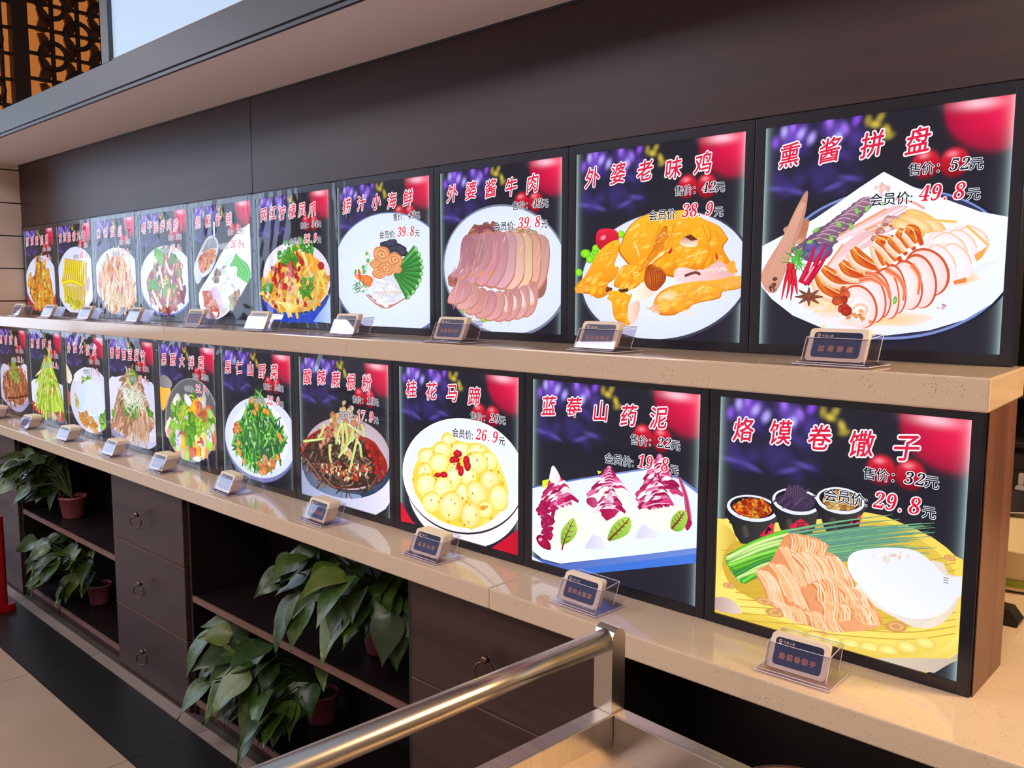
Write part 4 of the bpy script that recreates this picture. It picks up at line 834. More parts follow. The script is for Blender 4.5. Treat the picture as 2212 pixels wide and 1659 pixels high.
    # fried dough bundles
    def bundle(c, n, w_=0.0050):
        n = int(n*0.8); (x0, y0), (x1, y1), (x2, y2), (x3, y3) = c
        a.poly([(x0, y0), (x1, y1), ((x1+x2)/2+16, (y1+y2)/2-6), (x2, y2), (x3, y3), ((x0+x3)/2+10, (y0+y3)/2-6)], (214, 124, 70), (232, 152, 98), 60, 3)
        for k in range(n):
            t = (k+0.5)/n; ax, ay = x0+(x1-x0)*t, y0+(y1-y0)*t-8*math.sin(3.14*t); bx_, by_ = x3+(x2-x3)*t, y3+(y2-y3)*t+10*math.sin(3.14*t)
            b_ = a.jit(a.r.choice([(255, 224, 190), (252, 206, 160), (255, 236, 214), (250, 196, 144)]), 0.03); q = a.r.uniform(-5, 5)
            a.strip([(ax, ay+a.r.uniform(-6, 6)), (ax+(bx_-ax)*0.33+12+q, ay+(by_-ay)*0.33-6), (ax+(bx_-ax)*0.66+8-q, ay+(by_-ay)*0.66+3), (bx_, by_+a.r.uniform(-6, 8))], w_*a.r.uniform(0.85, 1.15), b_, (238, 172, 118), (0.8, 0.9))
    a.poly([(270, 955), (340, 915), (390, 830), (440, 762), (600, 790), (635, 850), (700, 890), (740, 1000), (870, 1120), (915, 1230), (735, 1265), (560, 1240), (420, 1180), (340, 1110), (300, 1020)], (222, 140, 92), (236, 166, 116), 0, 3)
    for c, n in ((((445, 765), (630, 810), (610, 900), (440, 860)), 17), (((390, 830), (470, 850), (560, 1010), (480, 1030)), 14), (((450, 860), (640, 880), (720, 1060), (600, 1080)), 20), (((640, 880), (700, 890), (780, 1050), (690, 1090)), 12), (((340, 920), (420, 930), (550, 1150), (420, 1080)), 16), (((270, 955), (340, 960), (440, 1150), (340, 1100)), 15), (((560, 1010), (720, 990), (760, 1110), (590, 1110)), 16), (((690, 1030), (800, 1050), (870, 1150), (760, 1160)), 14), (((360, 1110), (500, 1150), (540, 1230), (420, 1180)), 14), (((740, 1130), (860, 1140), (915, 1230), (800, 1215)), 13), (((520, 1160), (640, 1180), (730, 1265), (560, 1240)), 15), (((600, 1110), (740, 1130), (760, 1210), (620, 1180)), 14)): bundle(c, n)
DISH[('B', 9)] = ((1520, 830, 0.42195), dish_pancake)
def dish_seafood(a):           # T6
    a.ell((945, 800), (1390, 810), (955, 1222), (170, 186, 226), (96, 110, 160), n=64, rings=(0.95, 1.0)); a.ell((945, 796), (1378, 806), (955, 1206), (226, 236, 252), (216, 228, 250), n=64)
    for q in ([(800, 930), (860, 990), (930, 1025), (1010, 985), (1095, 940), (1060, 960), (940, 1010), (850, 960)],): a.poly(q, (170, 80, 60), (206, 130, 110), 0, 3)
    a.strip([(790, 935), (860, 1000), (935, 1028), (1020, 985), (1100, 935)], 0.006, (180, 70, 50), (226, 190, 190))
    for x, y, rx, ry in ((985, 620, 60, 36), (930, 600, 46, 30), (1030, 625, 44, 28), (960, 590, 50, 22), (1010, 655, 50, 30), (940, 640, 50, 30), (1045, 650, 30, 22), (975, 570, 30, 14)): a.ell((x, y), (x+rx, y+6), (x, y-ry), (70, 72, 92), (30, 30, 44), (-0.3, 0.3), wob=0.16, n=18)
    for k in range(9):         # cucumber fan
        t = k/8; x0, y0 = 985+30*t, 790-40*t+80*(t > 0.6)*0; ang = 0.95-1.75*t; L = 185
        x1, y1 = x0+L*math.cos(ang)*0.92, y0+L*math.sin(ang)*1.0+10
        a.strip([(x0, y0), ((x0+x1)/2, (y0+y1)/2), (x1, y1)], 0.030, (70, 160, 66), (30, 96, 36), (0.5, 1.15)); a.strip([(x0+6, y0-8), (x1+4, y1-14)], 0.006, (150, 216, 130), (70, 150, 70), (0.4, 1), sm=0)
        a.dot(*a.p(x1, y1), 0.022, 0.016, ang, (170, 226, 150), (80, 160, 76))
    sq = [(820, 900), (870, 830), (930, 800), (980, 810), (1030, 900), (1030, 960), (940, 1010), (850, 960)]
    a.poly(sq, (240, 240, 244), (214, 214, 226), 60, 3)
    for k in range(14):
        x, y = a.r.uniform(840, 1010), a.r.uniform(830, 970); a.ell((x, y), (x+50, y+14), (x-6, y-30), (248, 248, 252), (206, 206, 222), (-0.2, 0.3), wob=0.14, n=16)
    for k in range(7): x = 850+k*26; a.strip([(x, 950+14*math.sin(k)), (x+16, 915), (x+30, 930)], 0.004, (206, 170, 120), (236, 230, 226))
    a.poly([(860, 985), (905, 960), (950, 1000), (935, 1028), (905, 1010)], (252, 252, 255), (226, 226, 240), 60, 2)
    for x, y, r_ in ((900, 665, 62), (990, 700, 54), (860, 730, 40), (930, 760, 50), (880, 790, 44), (1000, 760, 36)):
        for q, c in ((1.0, (226, 142, 84)), (0.78, (246, 176, 120)), (0.55, (222, 140, 80)), (0.36, (250, 190, 140)), (0.16, (206, 120, 66))): a.ell((x, y), (x+r_*q, y+5*q), (x-4*q, y-r_*0.95*q), c, tuple(v*0.93 for v in c), wob=0.07, n=22)
    for q in ([(800, 640), (820, 700), (780, 760)], [(805, 700), (790, 790), (760, 840)]): a.strip(q, 0.0022, (120, 170, 80))
    for x, y in ((800, 652), (805, 705), (775, 750), (722, 782), (780, 780)): a.dot(*a.p(x, y), 0.020, 0.015, 0.6, (120, 200, 70), (60, 140, 40))
    a.ell((798, 840), (838, 845), (796, 796), (246, 140, 66), (226, 106, 44), wob=0.12); a.ell((740, 815), (760, 818), (742, 795), (246, 160, 90), (236, 130, 70), wob=0.2); a.ell((750, 800), (756, 840), (740, 800), (230, 80, 40))
    for k in range(36): x, y = 760+a.r.uniform(-30, 40), 880+a.r.uniform(-30, 36); a.strip([(x, y), (x+a.r.uniform(-40, 10), y+a.r.uniform(-40, 30))], 0.0025, a.jit((80, 150, 60), 0.2), (50, 110, 40), sm=0)
    for x, y in ((815, 640), (830, 660), (790, 720), (770, 900)): a.ell((x, y), (x+14, y), (x, y-12), (250, 236, 240), (236, 206, 220), wob=0.2)
DISH[('T', 6)] = ((540, 340, 0.31646), dish_seafood)

def dish_feet(a):              # T5
    a.ell((315, 905), (575, 900), (320, 1180), (60, 90, 200), (30, 60, 180), n=56); a.poly([(60, 960), (100, 1080), (180, 1130), (60, 1128)], (70, 100, 210), (190, 206, 250), 0); a.poly([(430, 1120), (520, 1000), (560, 900), (570, 1135)], (110, 150, 240), (200, 216, 255), 0)
    a.ell((310, 825), (558, 830), (315, 1066), (60, 54, 60), n=56, rings=(0.9, 1.0)); a.ell((310, 815), (552, 820), (315, 1054), (236, 220, 232), (222, 214, 232), n=56)
    F = [(80, 860), (150, 760), (200, 700), (280, 620), (340, 600), (400, 660), (470, 700), (520, 780), (530, 880), (500, 960), (420, 1030), (300, 1060), (180, 1040), (100, 960)]
    a.poly(F, (250, 180, 60), (246, 160, 50), 60, 3)
    a.dots(F, 130, 0.055, 0.024, [(252, 196, 70), (250, 170, 50), (255, 216, 120), (240, 150, 50), (255, 206, 90)], edge=0.82)
    a.shreds(F, 50, 0.16, 0.020, [(255, 206, 90), (250, 180, 60), (255, 222, 140)], ang=70, spread=60, edge=0.8)
    a.dots([(160, 740), (230, 690), (330, 640), (370, 720), (330, 800), (270, 900), (200, 900), (150, 830)], 60, 0.024, 0.018, [(206, 40, 30), (226, 60, 36), (180, 30, 24)]); a.dots(F, 24, 0.022, 0.016, [(206, 50, 30), (190, 36, 26)]); a.ell((490, 740), (512, 742), (490, 712), (190, 40, 34), (150, 24, 24))
    for x, y, r_ in ((270, 670, 50), (285, 620, 44), (240, 690, 40), (360, 580, 30), (400, 610, 34), (390, 870, 46), (385, 930, 34), (125, 890, 30), (300, 700, 34)):
        for k in range(14): a.dot(*a.p(x+a.r.uniform(-r_, r_), y+a.r.uniform(-r_, r_)), 0.022, 0.018, 0, a.jit((86, 170, 50), 0.18), (40, 110, 30), wob=0.2, n=10)
    for q in ([(180, 980), (230, 1010), (300, 1100), (290, 1060), (340, 1010)],): a.poly(q, (255, 226, 150), (255, 206, 100), 0, 2)
DISH[('T', 5)] = ((540, 340, 0.31646), dish_feet)

def dish_long(a):              # T4
    a.strip([(345, 380), (345, 560)], 0.018, (226, 230, 250), (200, 206, 236)); a.poly([(110, 900), (180, 720), (250, 590), (320, 545), (380, 590), (400, 680), (370, 820), (300, 980), (190, 1050), (120, 1000)], (214, 216, 236), (190, 190, 214), 60, 4)
    a.poly([(200, 740), (260, 610), (320, 575), (365, 610), (375, 690), (310, 700), (230, 740)], (120, 118, 124), (150, 148, 154), 90, 3); a.poly([(105, 930), (200, 1020), (170, 1110), (130, 1110)], (214, 216, 240), (190, 194, 220), 0, 3)
    s_ = [(160, 830), (220, 750), (290, 710), (360, 730), (370, 800), (300, 900), (220, 990), (180, 960)]; a.poly(s_, (206, 100, 30), (226, 130, 50), 60, 3); a.dots(s_, 80, 0.024, 0.016, [(236, 140, 50), (206, 80, 24), (250, 180, 90), (226, 110, 40)])
    a.poly([(165, 1290), (190, 1180), (330, 960), (470, 700), (640, 500), (720, 440), (800, 440), (815, 940), (740, 1130), (620, 1330), (500, 1480), (380, 1548), (270, 1540), (195, 1450)], (222, 226, 246), (240, 242, 255), 40, 3)
    for k in range(9): x0, y0 = 540+k*22, 960+k*18; a.strip([(x0+k*2, y0), (x0+50, y0-100), (625+k*13, 775+k*16)], 0.032, (96, 206, 66), (50, 150, 40), (1, 0.8))
    a.poly([(480, 800), (560, 770), (530, 900), (500, 940), (470, 900)], (206, 224, 244), None, 0, 3); a.dots([(340, 1000), (440, 930), (500, 880), (480, 1000), (380, 1120), (340, 1100)], 26, 0.03, 0.022, [(120, 96, 70), (190, 150, 100), (150, 130, 110), (206, 196, 190)])
    a.dots([(420, 1080), (480, 980), (560, 960), (620, 1040), (640, 1160), (540, 1290), (440, 1230)], 60, 0.06, 0.045, [(240, 246, 252), (226, 236, 248), (250, 250, 250), (226, 216, 220)], edge=0.93)
    a.poly([(320, 1190), (380, 1160), (420, 1230), (460, 1350), (450, 1470), (400, 1420), (350, 1300)], (206, 176, 236), (226, 206, 246), 0, 3)
    a.dots([(235, 1250), (300, 1180), (330, 1260), (380, 1380), (410, 1500), (330, 1520), (270, 1430), (230, 1340)], 70, 0.036, 0.028, [(250, 150, 120), (240, 120, 96), (255, 190, 160), (236, 100, 80)])
    a.dots([(550, 1300), (620, 1220), (650, 1150), (660, 1250), (560, 1400)], 16, 0.04, 0.03, [(170, 110, 70), (206, 170, 100), (190, 200, 150)]); a.poly([(440, 1480), (500, 1330), (540, 1340), (520, 1440)], (206, 210, 206), (220, 226, 226), 0, 3)
DISH[('T', 4)] = ((400, 410, 0.18079), dish_long)

def dish_gizzard(a):           # T3
    a.ell((1075, 1070), (1475, 1075), (1080, 1545), (150, 166, 226), (96, 110, 190), n=48); a.ell((1075, 1052), (1465, 1060), (1080, 1520), (236, 238, 254), (214, 218, 246), n=48); a.poly([(1110, 600), (1200, 555), (1190, 640), (1130, 650)], (230, 234, 252))
    F = [(800, 1060), (900, 850), (960, 680), (1060, 640), (1200, 730), (1280, 900), (1320, 1150), (1330, 1300), (1250, 1420), (1080, 1480), (940, 1420), (830, 1260)]
    a.dots(F, 90, 0.07, 0.035, [(150, 96, 106), (126, 76, 84), (190, 130, 130), (206, 110, 90), (176, 60, 60)], edge=0.75)
    a.shreds(F, 60, 0.16, 0.018, [(200, 120, 130), (226, 150, 80), (160, 90, 110), (250, 206, 170), (120, 150, 60)], ang=80, spread=70)
    a.dots([(840, 1080), (980, 1040), (980, 1160), (860, 1190)], 14, 0.045, 0.03, [(120, 200, 60), (90, 170, 44)]); a.dots([(930, 650), (1030, 660), (1050, 840), (960, 760)], 16, 0.05, 0.03, [(110, 196, 56), (150, 220, 90)]); a.dots([(1040, 1150), (1110, 1060), (1100, 1260), (1040, 1260)], 10, 0.05, 0.022, [(140, 200, 60)], rot=1.3); a.dots([(1150, 730), (1230, 740), (1230, 800), (1150, 810)], 8, 0.05, 0.03, [(120, 170, 70)]); a.dots([(1160, 1140), (1230, 1140), (1200, 1230)], 6, 0.04, 0.025, [(110, 190, 70)])
    for q in ([(985, 860), (1020, 1000), (1045, 1160)], [(1080, 800), (1120, 920), (1160, 960)], [(890, 1200), (960, 1340), (1020, 1440)], [(1260, 1020), (1290, 1130), (1300, 1200)], [(1130, 1180), (1110, 1300), (1100, 1430)]): a.strip(q, 0.022, (248, 226, 222), (226, 180, 176))
    a.ell((1290, 1270), (1340, 1280), (1290, 1190), (150, 44, 50), (120, 30, 40)); a.dots(F, 20, 0.024, 0.014, [(250, 196, 60)])
DISH[('T', 3)] = ((190, 440, 0.15668), dish_gizzard)

def dish_jelly(a):             # T2
    a.ell((400, 1130), (700, 1120), (410, 1530), (186, 186, 206), (110, 110, 130), n=48); a.ell((390, 1040), (722, 1040), (400, 1462), (40, 36, 46), n=48, rings=(0.9, 1.0)); a.ell((390, 1025), (715, 1025), (400, 1440), (236, 238, 255), (212, 214, 240), n=48)
    F = [(155, 1100), (160, 960), (250, 860), (320, 740), (400, 730), (480, 740), (540, 880), (600, 1000), (635, 1130), (630, 1290), (550, 1390), (430, 1425), (300, 1370), (200, 1270)]
    a.poly(F, (246, 190, 140), (236, 170, 120), 60, 3); a.shreds(F, 170, 0.24, 0.020, [(250, 206, 160), (244, 180, 120), (236, 160, 110), (255, 222, 190), (226, 150, 96)], ang=90, spread=40, edge=0.82)
    a.dots([(300, 1350), (380, 1180), (460, 1200), (540, 1390), (430, 1420)], 50, 0.03, 0.02, [(250, 206, 130), (246, 190, 110)])
    for x, y in ((340, 790), (430, 860), (340, 1030), (535, 1000), (415, 1180), (480, 1200)): a.dot(*a.p(x, y), 0.05, 0.028, 1.1, (206, 80, 50), (176, 50, 36))
    a.dot(*a.p(450, 930), 0.03, 0.03, 0, (190, 200, 90), (170, 180, 70))
DISH[('T', 2)] = ((190, 440, 0.15668), dish_jelly)

def dish_eggroll(a):           # T1
    a.ell((890, 980), (1200, 990), (890, 1500), (236, 238, 255), (216, 220, 250), n=48)
    for k in range(11):
        t = k/10; x = 740+t*310; c = a.jit((246, 226, 40), 0.06)
        a.strip([(x, 640+50*t), (x-10, 830), (x-50+60*t, 1010+70*t)], 0.038, (186, 150, 130), (150, 120, 90)); a.strip([(x-14, 640+50*t), (x-26, 830), (x-64+60*t, 1010+70*t)], 0.022, tuple(min(255, v*1.05) for v in c), (206, 176, 20))
    a.strip([(680, 1030), (820, 990), (950, 1040), (1090, 1180)], 0.030, (250, 230, 40), (206, 176, 20)); a.poly([(1050, 1100), (1100, 900), (1110, 1050), (1080, 1160)], (190, 150, 150), None, 0, 3)
    for k in range(11):
        t = k/10; x = 720+t*300; c = a.jit((242, 222, 50), 0.07)
        a.strip([(x, 1050+30*t), (x+10, 1180), (x+20-30*t, 1330+60*t)], 0.032, (196, 170, 130), (160, 140, 70)); a.strip([(x-12, 1050+30*t), (x-2, 1180), (x+8-30*t, 1330+60*t)], 0.018, c, (206, 180, 24))
    a.dots([(730, 1250), (1000, 1340), (1010, 1420), (850, 1400)], 40, 0.04, 0.03, [(240, 224, 40), (220, 206, 40), (250, 236, 80)])
DISH[('T', 1)] = ((40, 470, 0.13866), dish_eggroll)

def dish_chunks(a):            # T0
    a.poly([(130, 1220), (600, 1200), (600, 1390), (400, 1480), (250, 1450), (150, 1340)], (150, 40, 50), (190, 60, 70), 0, 2)
    a.ell((350, 1000), (600, 1010), (350, 1405), (234, 236, 254), (210, 214, 246), n=48)
    F = [(165, 960), (250, 900), (280, 680), (380, 700), (430, 830), (490, 900), (530, 1120), (520, 1280), (440, 1380), (330, 1400), (240, 1330), (180, 1160)]
    a.poly(F, (190, 110, 30), (170, 90, 30), 0, 2); a.dots(F, 90, 0.075, 0.055, [(250, 180, 50), (240, 156, 40), (255, 200, 90), (226, 140, 36)], edge=0.78, rot=1.2); a.dots(F, 30, 0.02, 0.014, [(120, 60, 30)])
    a.strip([(330, 570), (350, 800), (360, 960)], 0.012, (120, 96, 50), (90, 70, 40)); a.strip([(380, 540), (340, 600)], 0.012, (130, 130, 60)); a.dots([(280, 650), (340, 640), (330, 680), (290, 690)], 6, 0.04, 0.02, [(150, 70, 40)])
DISH[('T', 0)] = ((40, 470, 0.13866), dish_chunks)

def dish_fern(a):              # B6
    a.poly([(578, 830), (640, 960), (800, 1040), (1000, 1060), (1198, 930), (1200, 1080), (1090, 1188), (900, 1130), (578, 1042)], (150, 160, 200), (236, 232, 250), 0, 2)
    a.ell((885, 830), (1205, 850), (890, 1072), (96, 120, 156), (40, 56, 84), n=56); a.poly([(580, 840), (620, 830), (800, 1010), (980, 1050), (960, 1075), (800, 1060), (640, 980)], (70, 86, 112), (140, 160, 196), 0, 3)
    a.ell((880, 770), (1198, 800), (884, 1026), (62, 50, 50), n=56, rings=(0.9, 1.0)); a.ell((878, 765), (1190, 795), (882, 1012), (216, 196, 206), (190, 170, 184), n=56)
    a.poly([(580, 700), (660, 620), (780, 590), (1040, 660), (1120, 740), (1170, 840), (1150, 920), (1060, 980), (900, 1008), (760, 980), (640, 880), (580, 780)], (150, 30, 30), (200, 56, 40), 180, 3)
    F = [(590, 760), (640, 690), (760, 640), (880, 640), (1030, 700), (1080, 820), (1110, 920), (1050, 980), (900, 1005), (760, 975), (650, 880)]
    a.poly(F, (70, 40, 34), (50, 30, 28), 0, 3); a.shreds(F, 170, 0.24, 0.007, [(96, 66, 54), (66, 44, 40), (130, 96, 80), (50, 32, 30), (150, 120, 104)], ang=10, spread=60, bend=0.6)
    a.dots([(680, 840), (860, 820), (1060, 850), (1080, 920), (900, 960), (740, 900)], 110, 0.016, 0.011, [(246, 206, 150), (226, 150, 90), (250, 226, 190), (200, 70, 40), (170, 40, 30)]); a.dots([(1030, 680), (1120, 740), (1160, 850), (1100, 900), (1040, 760)], 50, 0.02, 0.014, [(180, 30, 26), (206, 50, 36), (140, 20, 20)])
    G = [(780, 480), (860, 400), (940, 440), (990, 520), (1010, 620), (960, 800), (900, 820), (830, 700), (770, 620)]
    a.dots(G, 60, 0.028, 0.02, [(236, 200, 150), (250, 226, 190), (206, 130, 90), (226, 170, 110)]); a.dots([(700, 650), (780, 560), (800, 760), (720, 760)], 30, 0.02, 0.014, [(226, 150, 110), (236, 190, 160), (200, 90, 70)])
    for q in ([(740, 560), (725, 620), (700, 660)], [(860, 540), (870, 640), (860, 760)], [(880, 550), (900, 660), (880, 770)], [(940, 600), (910, 690), (840, 790)], [(900, 560), (960, 600), (980, 620)], [(970, 660), (950, 740), (920, 870)], [(1000, 560), (1010, 600), (1015, 650)], [(860, 560), (830, 640), (825, 700)], [(780, 700), (780, 770), (790, 830)], [(990, 700), (995, 760), (1000, 790)], [(600, 680), (680, 670), (740, 660)], [(930, 620), (940, 660), (900, 700)]): a.strip(q, 0.014, (220, 230, 140), (160, 180, 80), (0.8, 0.6)); a.strip([(x+8, y) for x, y in q], 0.005, (240, 246, 196), (206, 220, 120), (0.8, 0.6))
DISH[('B', 6)] = ((470, 740, 0.31338), dish_fern)

def dish_herbs(a):             # B5
    a.ell((285, 675), (545, 700), (290, 962), (170, 176, 226), (110, 116, 170), n=56); a.ell((285, 655), (545, 680), (290, 932), (236, 240, 255), (216, 222, 250), n=56); a.ell((285, 655), (490, 675), (288, 890), (226, 232, 250), (236, 240, 255), n=48)
    F = [(110, 700), (130, 600), (190, 470), (240, 370), (300, 360), (360, 480), (420, 580), (470, 690), (420, 780), (390, 860), (320, 900), (240, 860), (160, 790)]
    a.poly(F, (60, 130, 50), (50, 110, 44), 0, 3); a.shreds(F, 190, 0.16, 0.012, [(70, 160, 50), (110, 200, 70), (50, 120, 50), (150, 220, 110), (40, 100, 60)], ang=80, spread=80, bend=0.6)
    a.dots(F, 30, 0.016, 0.012, [(200, 236, 190), (170, 220, 150)])
    a.dots([(285, 830), (330, 790), (390, 830), (370, 880), (310, 905)], 26, 0.034, 0.028, [(246, 160, 96), (236, 130, 70), (250, 186, 130)]); a.dots([(110, 600), (130, 550), (160, 590), (140, 630)], 12, 0.03, 0.024, [(236, 130, 60), (246, 160, 90)])
    for x, y in ((260, 480), (275, 450), (270, 430), (330, 470), (240, 400), (420, 790), (430, 640), (150, 690), (160, 760), (150, 740), (300, 410), (350, 480), (190, 820), (440, 660)): a.dot(*a.p(x, y), 0.030, 0.022, a.r.uniform(0, 3), (246, 170, 80), (226, 120, 40))
DISH[('B', 5)] = ((470, 740, 0.31338), dish_herbs)

def dish_salad(a):             # B4
    a.poly([(1550, 640), (1650, 650), (1640, 760), (1600, 860), (1565, 870)], (244, 180, 60), (250, 200, 90), 0, 2); a.poly([(1548, 560), (1600, 540), (1660, 600), (1655, 660), (1550, 650)], (120, 116, 124), (160, 156, 160), 0, 3)
    a.ell((1845, 980), (2115, 1000), (1850, 1385), (214, 212, 220), (150, 150, 156), n=56, rings=(0.93, 1.0)); a.ell((1845, 975), (2100, 995), (1850, 1365), (126, 124, 128), (100, 98, 104), n=56); a.ell((1845, 965), (2080, 985), (1850, 1335), (84, 82, 88), (104, 102, 108), n=56)
    F = [(1650, 950), (1700, 780), (1780, 720), (1900, 720), (2010, 800), (2060, 950), (2095, 1040), (2060, 1180), (1990, 1290), (1860, 1335), (1760, 1310), (1680, 1180), (1645, 1060)]
    a.dots([(1650, 1040), (1760, 980), (1800, 1290), (1690, 1220)], 16, 0.11, 0.07, [(236, 120, 110), (250, 190, 160), (246, 220, 206), (246, 160, 90)], edge=0.9); a.dots([(1980, 1000), (2090, 1020), (2050, 1240), (1980, 1290)], 16, 0.10, 0.06, [(236, 96, 90), (250, 170, 160), (246, 150, 120)], edge=0.9)
    a.dots(F, 60, 0.07, 0.045, [(120, 190, 50), (160, 220, 80), (246, 240, 236), (90, 150, 40), (200, 236, 120), (236, 120, 80), (255, 200, 60)], edge=0.85); a.shreds([(1700, 780), (1900, 720), (2000, 900), (1960, 1150), (1850, 1200), (1760, 1000)], 90, 0.12, 0.010, [(170, 226, 50), (120, 190, 40), (206, 240, 110)], spread=90, bend=0.7)
    a.dots([(1650, 900), (1740, 800), (1760, 880), (1680, 970)], 26, 0.02, 0.015, [(150, 200, 90), (110, 170, 60)])
    for x, y, r_ in ((1830, 790, 70), (1950, 790, 46), (1930, 900, 40)): a.ell((x, y), (x+r_*0.6, y+20), (x-20, y-r_*0.8), (246, 248, 255), (220, 224, 240), wob=0.14)
    a.dot(*a.p(1890, 850), 0.10, 0.06, 0.6, (250, 200, 40), (240, 160, 30)); a.dots([(1870, 800), (1990, 860), (2010, 980), (1960, 1010)], 10, 0.06, 0.035, [(236, 90, 70), (246, 130, 100)]); a.dot(*a.p(1950, 770), 0.02, 0.02, 0, (250, 220, 60), (240, 190, 40))
    for x, y, r_ in ((1735, 1140, 60), (2035, 1130, 50), (1720, 1200, 40)): a.ell((x, y), (x+r_*0.5, y+20), (x-10, y-r_*1.3), (236, 232, 250), (214, 206, 236)); a.dots([(x-16, y-50), (x+20, y-40), (x+16, y+20), (x-14, y+10)], 10, 0.006, 0.006, [(60, 50, 70)])
    a.shreds([(1840, 980), (2000, 980), (1990, 1130), (1860, 1130)], 70, 0.10, 0.008, [(170, 226, 40), (200, 240, 80), (130, 200, 40)], spread=90, bend=0.8); a.dots([(1860, 1140), (2000, 1130), (1990, 1290), (1860, 1320)], 24, 0.06, 0.04, [(246, 246, 190), (255, 236, 140), (236, 240, 210), (226, 90, 60), (250, 190, 60)], edge=0.9); a.dots([(1840, 960), (1890, 950), (1870, 1190), (1830, 1180)], 10, 0.07, 0.045, [(70, 150, 40), (110, 180, 50)])
DISH[('B', 4)] = ((0, 690, 0.22305), dish_salad)

def dish_tofu(a):              # B3
    a.poly([(655, 1200), (700, 1330), (900, 1440), (1130, 1480), (1285, 1440), (1285, 1530), (1180, 1600), (1000, 1560), (700, 1420)], (150, 146, 190), (206, 206, 240), 60, 2)
    a.poly([(648, 680), (740, 640), (890, 615), (1050, 640), (1160, 700), (1262, 800), (1285, 1440), (1180, 1500), (1000, 1480), (800, 1400), (690, 1300), (660, 1150)], (230, 230, 252), (214, 214, 244), 0, 2)
    F = [(700, 1150), (770, 1000), (800, 800), (830, 690), (900, 640), (1000, 640), (1080, 750), (1140, 960), (1200, 1100), (1250, 1200), (1220, 1350), (1100, 1440), (950, 1410), (800, 1330)]
    a.poly(F, (186, 130, 100), (170, 110, 84), 0, 2); a.shreds(F, 170, 0.30, 0.022, [(206, 156, 124), (190, 136, 104), (226, 180, 150), (166, 114, 86), (240, 206, 180)], fan=a.p(960, 620), spread=35, edge=0.78)
    a.dots([(820, 850), (950, 780), (1050, 950), (1040, 1180), (900, 1200), (830, 960)], 30, 0.05, 0.025, [(130, 190, 60), (170, 210, 90), (96, 160, 50)], rot=1.2); a.shreds([(800, 850), (960, 780), (1150, 960), (1100, 1050), (880, 1000)], 60, 0.22, 0.006, [(246, 246, 240), (226, 236, 206)], spread=90, bend=0.8, edge=0.9)
    a.dots([(890, 580), (1000, 560), (1040, 640), (960, 720), (890, 700)], 26, 0.04, 0.022, [(120, 180, 50), (236, 130, 90), (200, 220, 110), (90, 150, 40)]); a.strip([(880, 500), (895, 560), (900, 620)], 0.010, (200, 220, 190)); a.dots([(700, 1080), (720, 1120)] + [(710, 1160)], 6, 0.03, 0.02, [(130, 190, 60)]); a.dots([(1150, 1050), (1220, 1120), (1230, 1180)], 8, 0.04, 0.02, [(100, 170, 50)])
DISH[('B', 3)] = ((130, 710, 0.16272), dish_tofu)

def dish_starch(a):            # B2
    a.poly([(60, 450), (110, 520), (155, 620), (150, 700), (120, 730), (60, 650)], (220, 210, 190), (250, 240, 216), 0, 2); a.poly([(80, 800), (130, 850), (185, 940), (180, 1020), (100, 990)], (206, 110, 60), (60, 50, 50), 0, 2)
    a.ell((400, 970), (690, 1010), (420, 1402), (150, 156, 180), (90, 96, 120), n=48); a.ell((400, 950), (690, 985), (420, 1382), (236, 238, 252), (214, 216, 240), n=48); a.poly([(180, 620), (260, 540), (350, 512), (330, 620), (220, 700)], (240, 240, 255), (226, 226, 246), 0, 3)
    a.dots([(280, 680), (400, 640), (420, 700), (300, 740)], 18, 0.05, 0.03, [(160, 210, 80), (200, 230, 130), (130, 190, 60)])
    a.poly([(250, 800), (330, 700), (440, 680), (540, 850), (590, 1040), (560, 1200), (420, 1200), (300, 1120), (240, 980)], (206, 226, 250), (226, 240, 255), 60, 3)
    for k in range(14): a.strip([(300+k*6, 1080-k*24), (420, 1150-k*27), (560-k*2, 1130-k*26)], 0.016, (240, 246, 255), (206, 220, 244))
    a.dots([(195, 860), (240, 900), (250, 1060), (220, 1080)], 46, 0.016, 0.012, [(226, 206, 90), (240, 226, 140), (210, 190, 80)]); a.dots([(255, 1150), (340, 1100), (440, 1200), (500, 1280), (490, 1360), (380, 1320), (300, 1250)], 50, 0.05, 0.024, [(250, 160, 50), (255, 190, 120), (246, 140, 40)], rot=-0.5); a.dots([(520, 1200), (600, 1100), (640, 1140), (630, 1280), (550, 1330)], 46, 0.03, 0.022, [(120, 200, 60), (80, 160, 40), (170, 226, 110)])
DISH[('B', 2)] = ((130, 710, 0.16272), dish_starch)

def dish_lettuce(a):           # B1
    a.poly([(480, 910), (600, 850), (900, 920), (1000, 1010), (1010, 1330), (850, 1370), (620, 1280), (495, 1190)], (232, 236, 252), (214, 218, 240), 0, 2)
    a.poly([(495, 1180), (600, 1270), (720, 1340), (860, 1375), (1015, 1330), (1015, 1530), (880, 1490), (680, 1420), (510, 1330)], (186, 44, 66), (170, 60, 76), 60, 2)
    F = [(580, 1200), (600, 960), (590, 830), (650, 700), (680, 570), (755, 500), (790, 620), (850, 760), (890, 900), (920, 1050), (980, 1250), (1005, 1330), (850, 1360), (680, 1310)]
    a.poly(F, (176, 214, 40), (190, 226, 60), 0, 2); a.shreds(F, 190, 0.30, 0.016, [(196, 226, 60), (170, 210, 30), (220, 240, 120), (150, 190, 30), (236, 246, 170)], fan=a.p(750, 480), spread=25, edge=0.85); a.dots(F, 12, 0.035, 0.02, [(226, 120, 40)], rot=1.3)
DISH[('B', 1)] = ((0, 700, 0.13863), dish_lettuce)

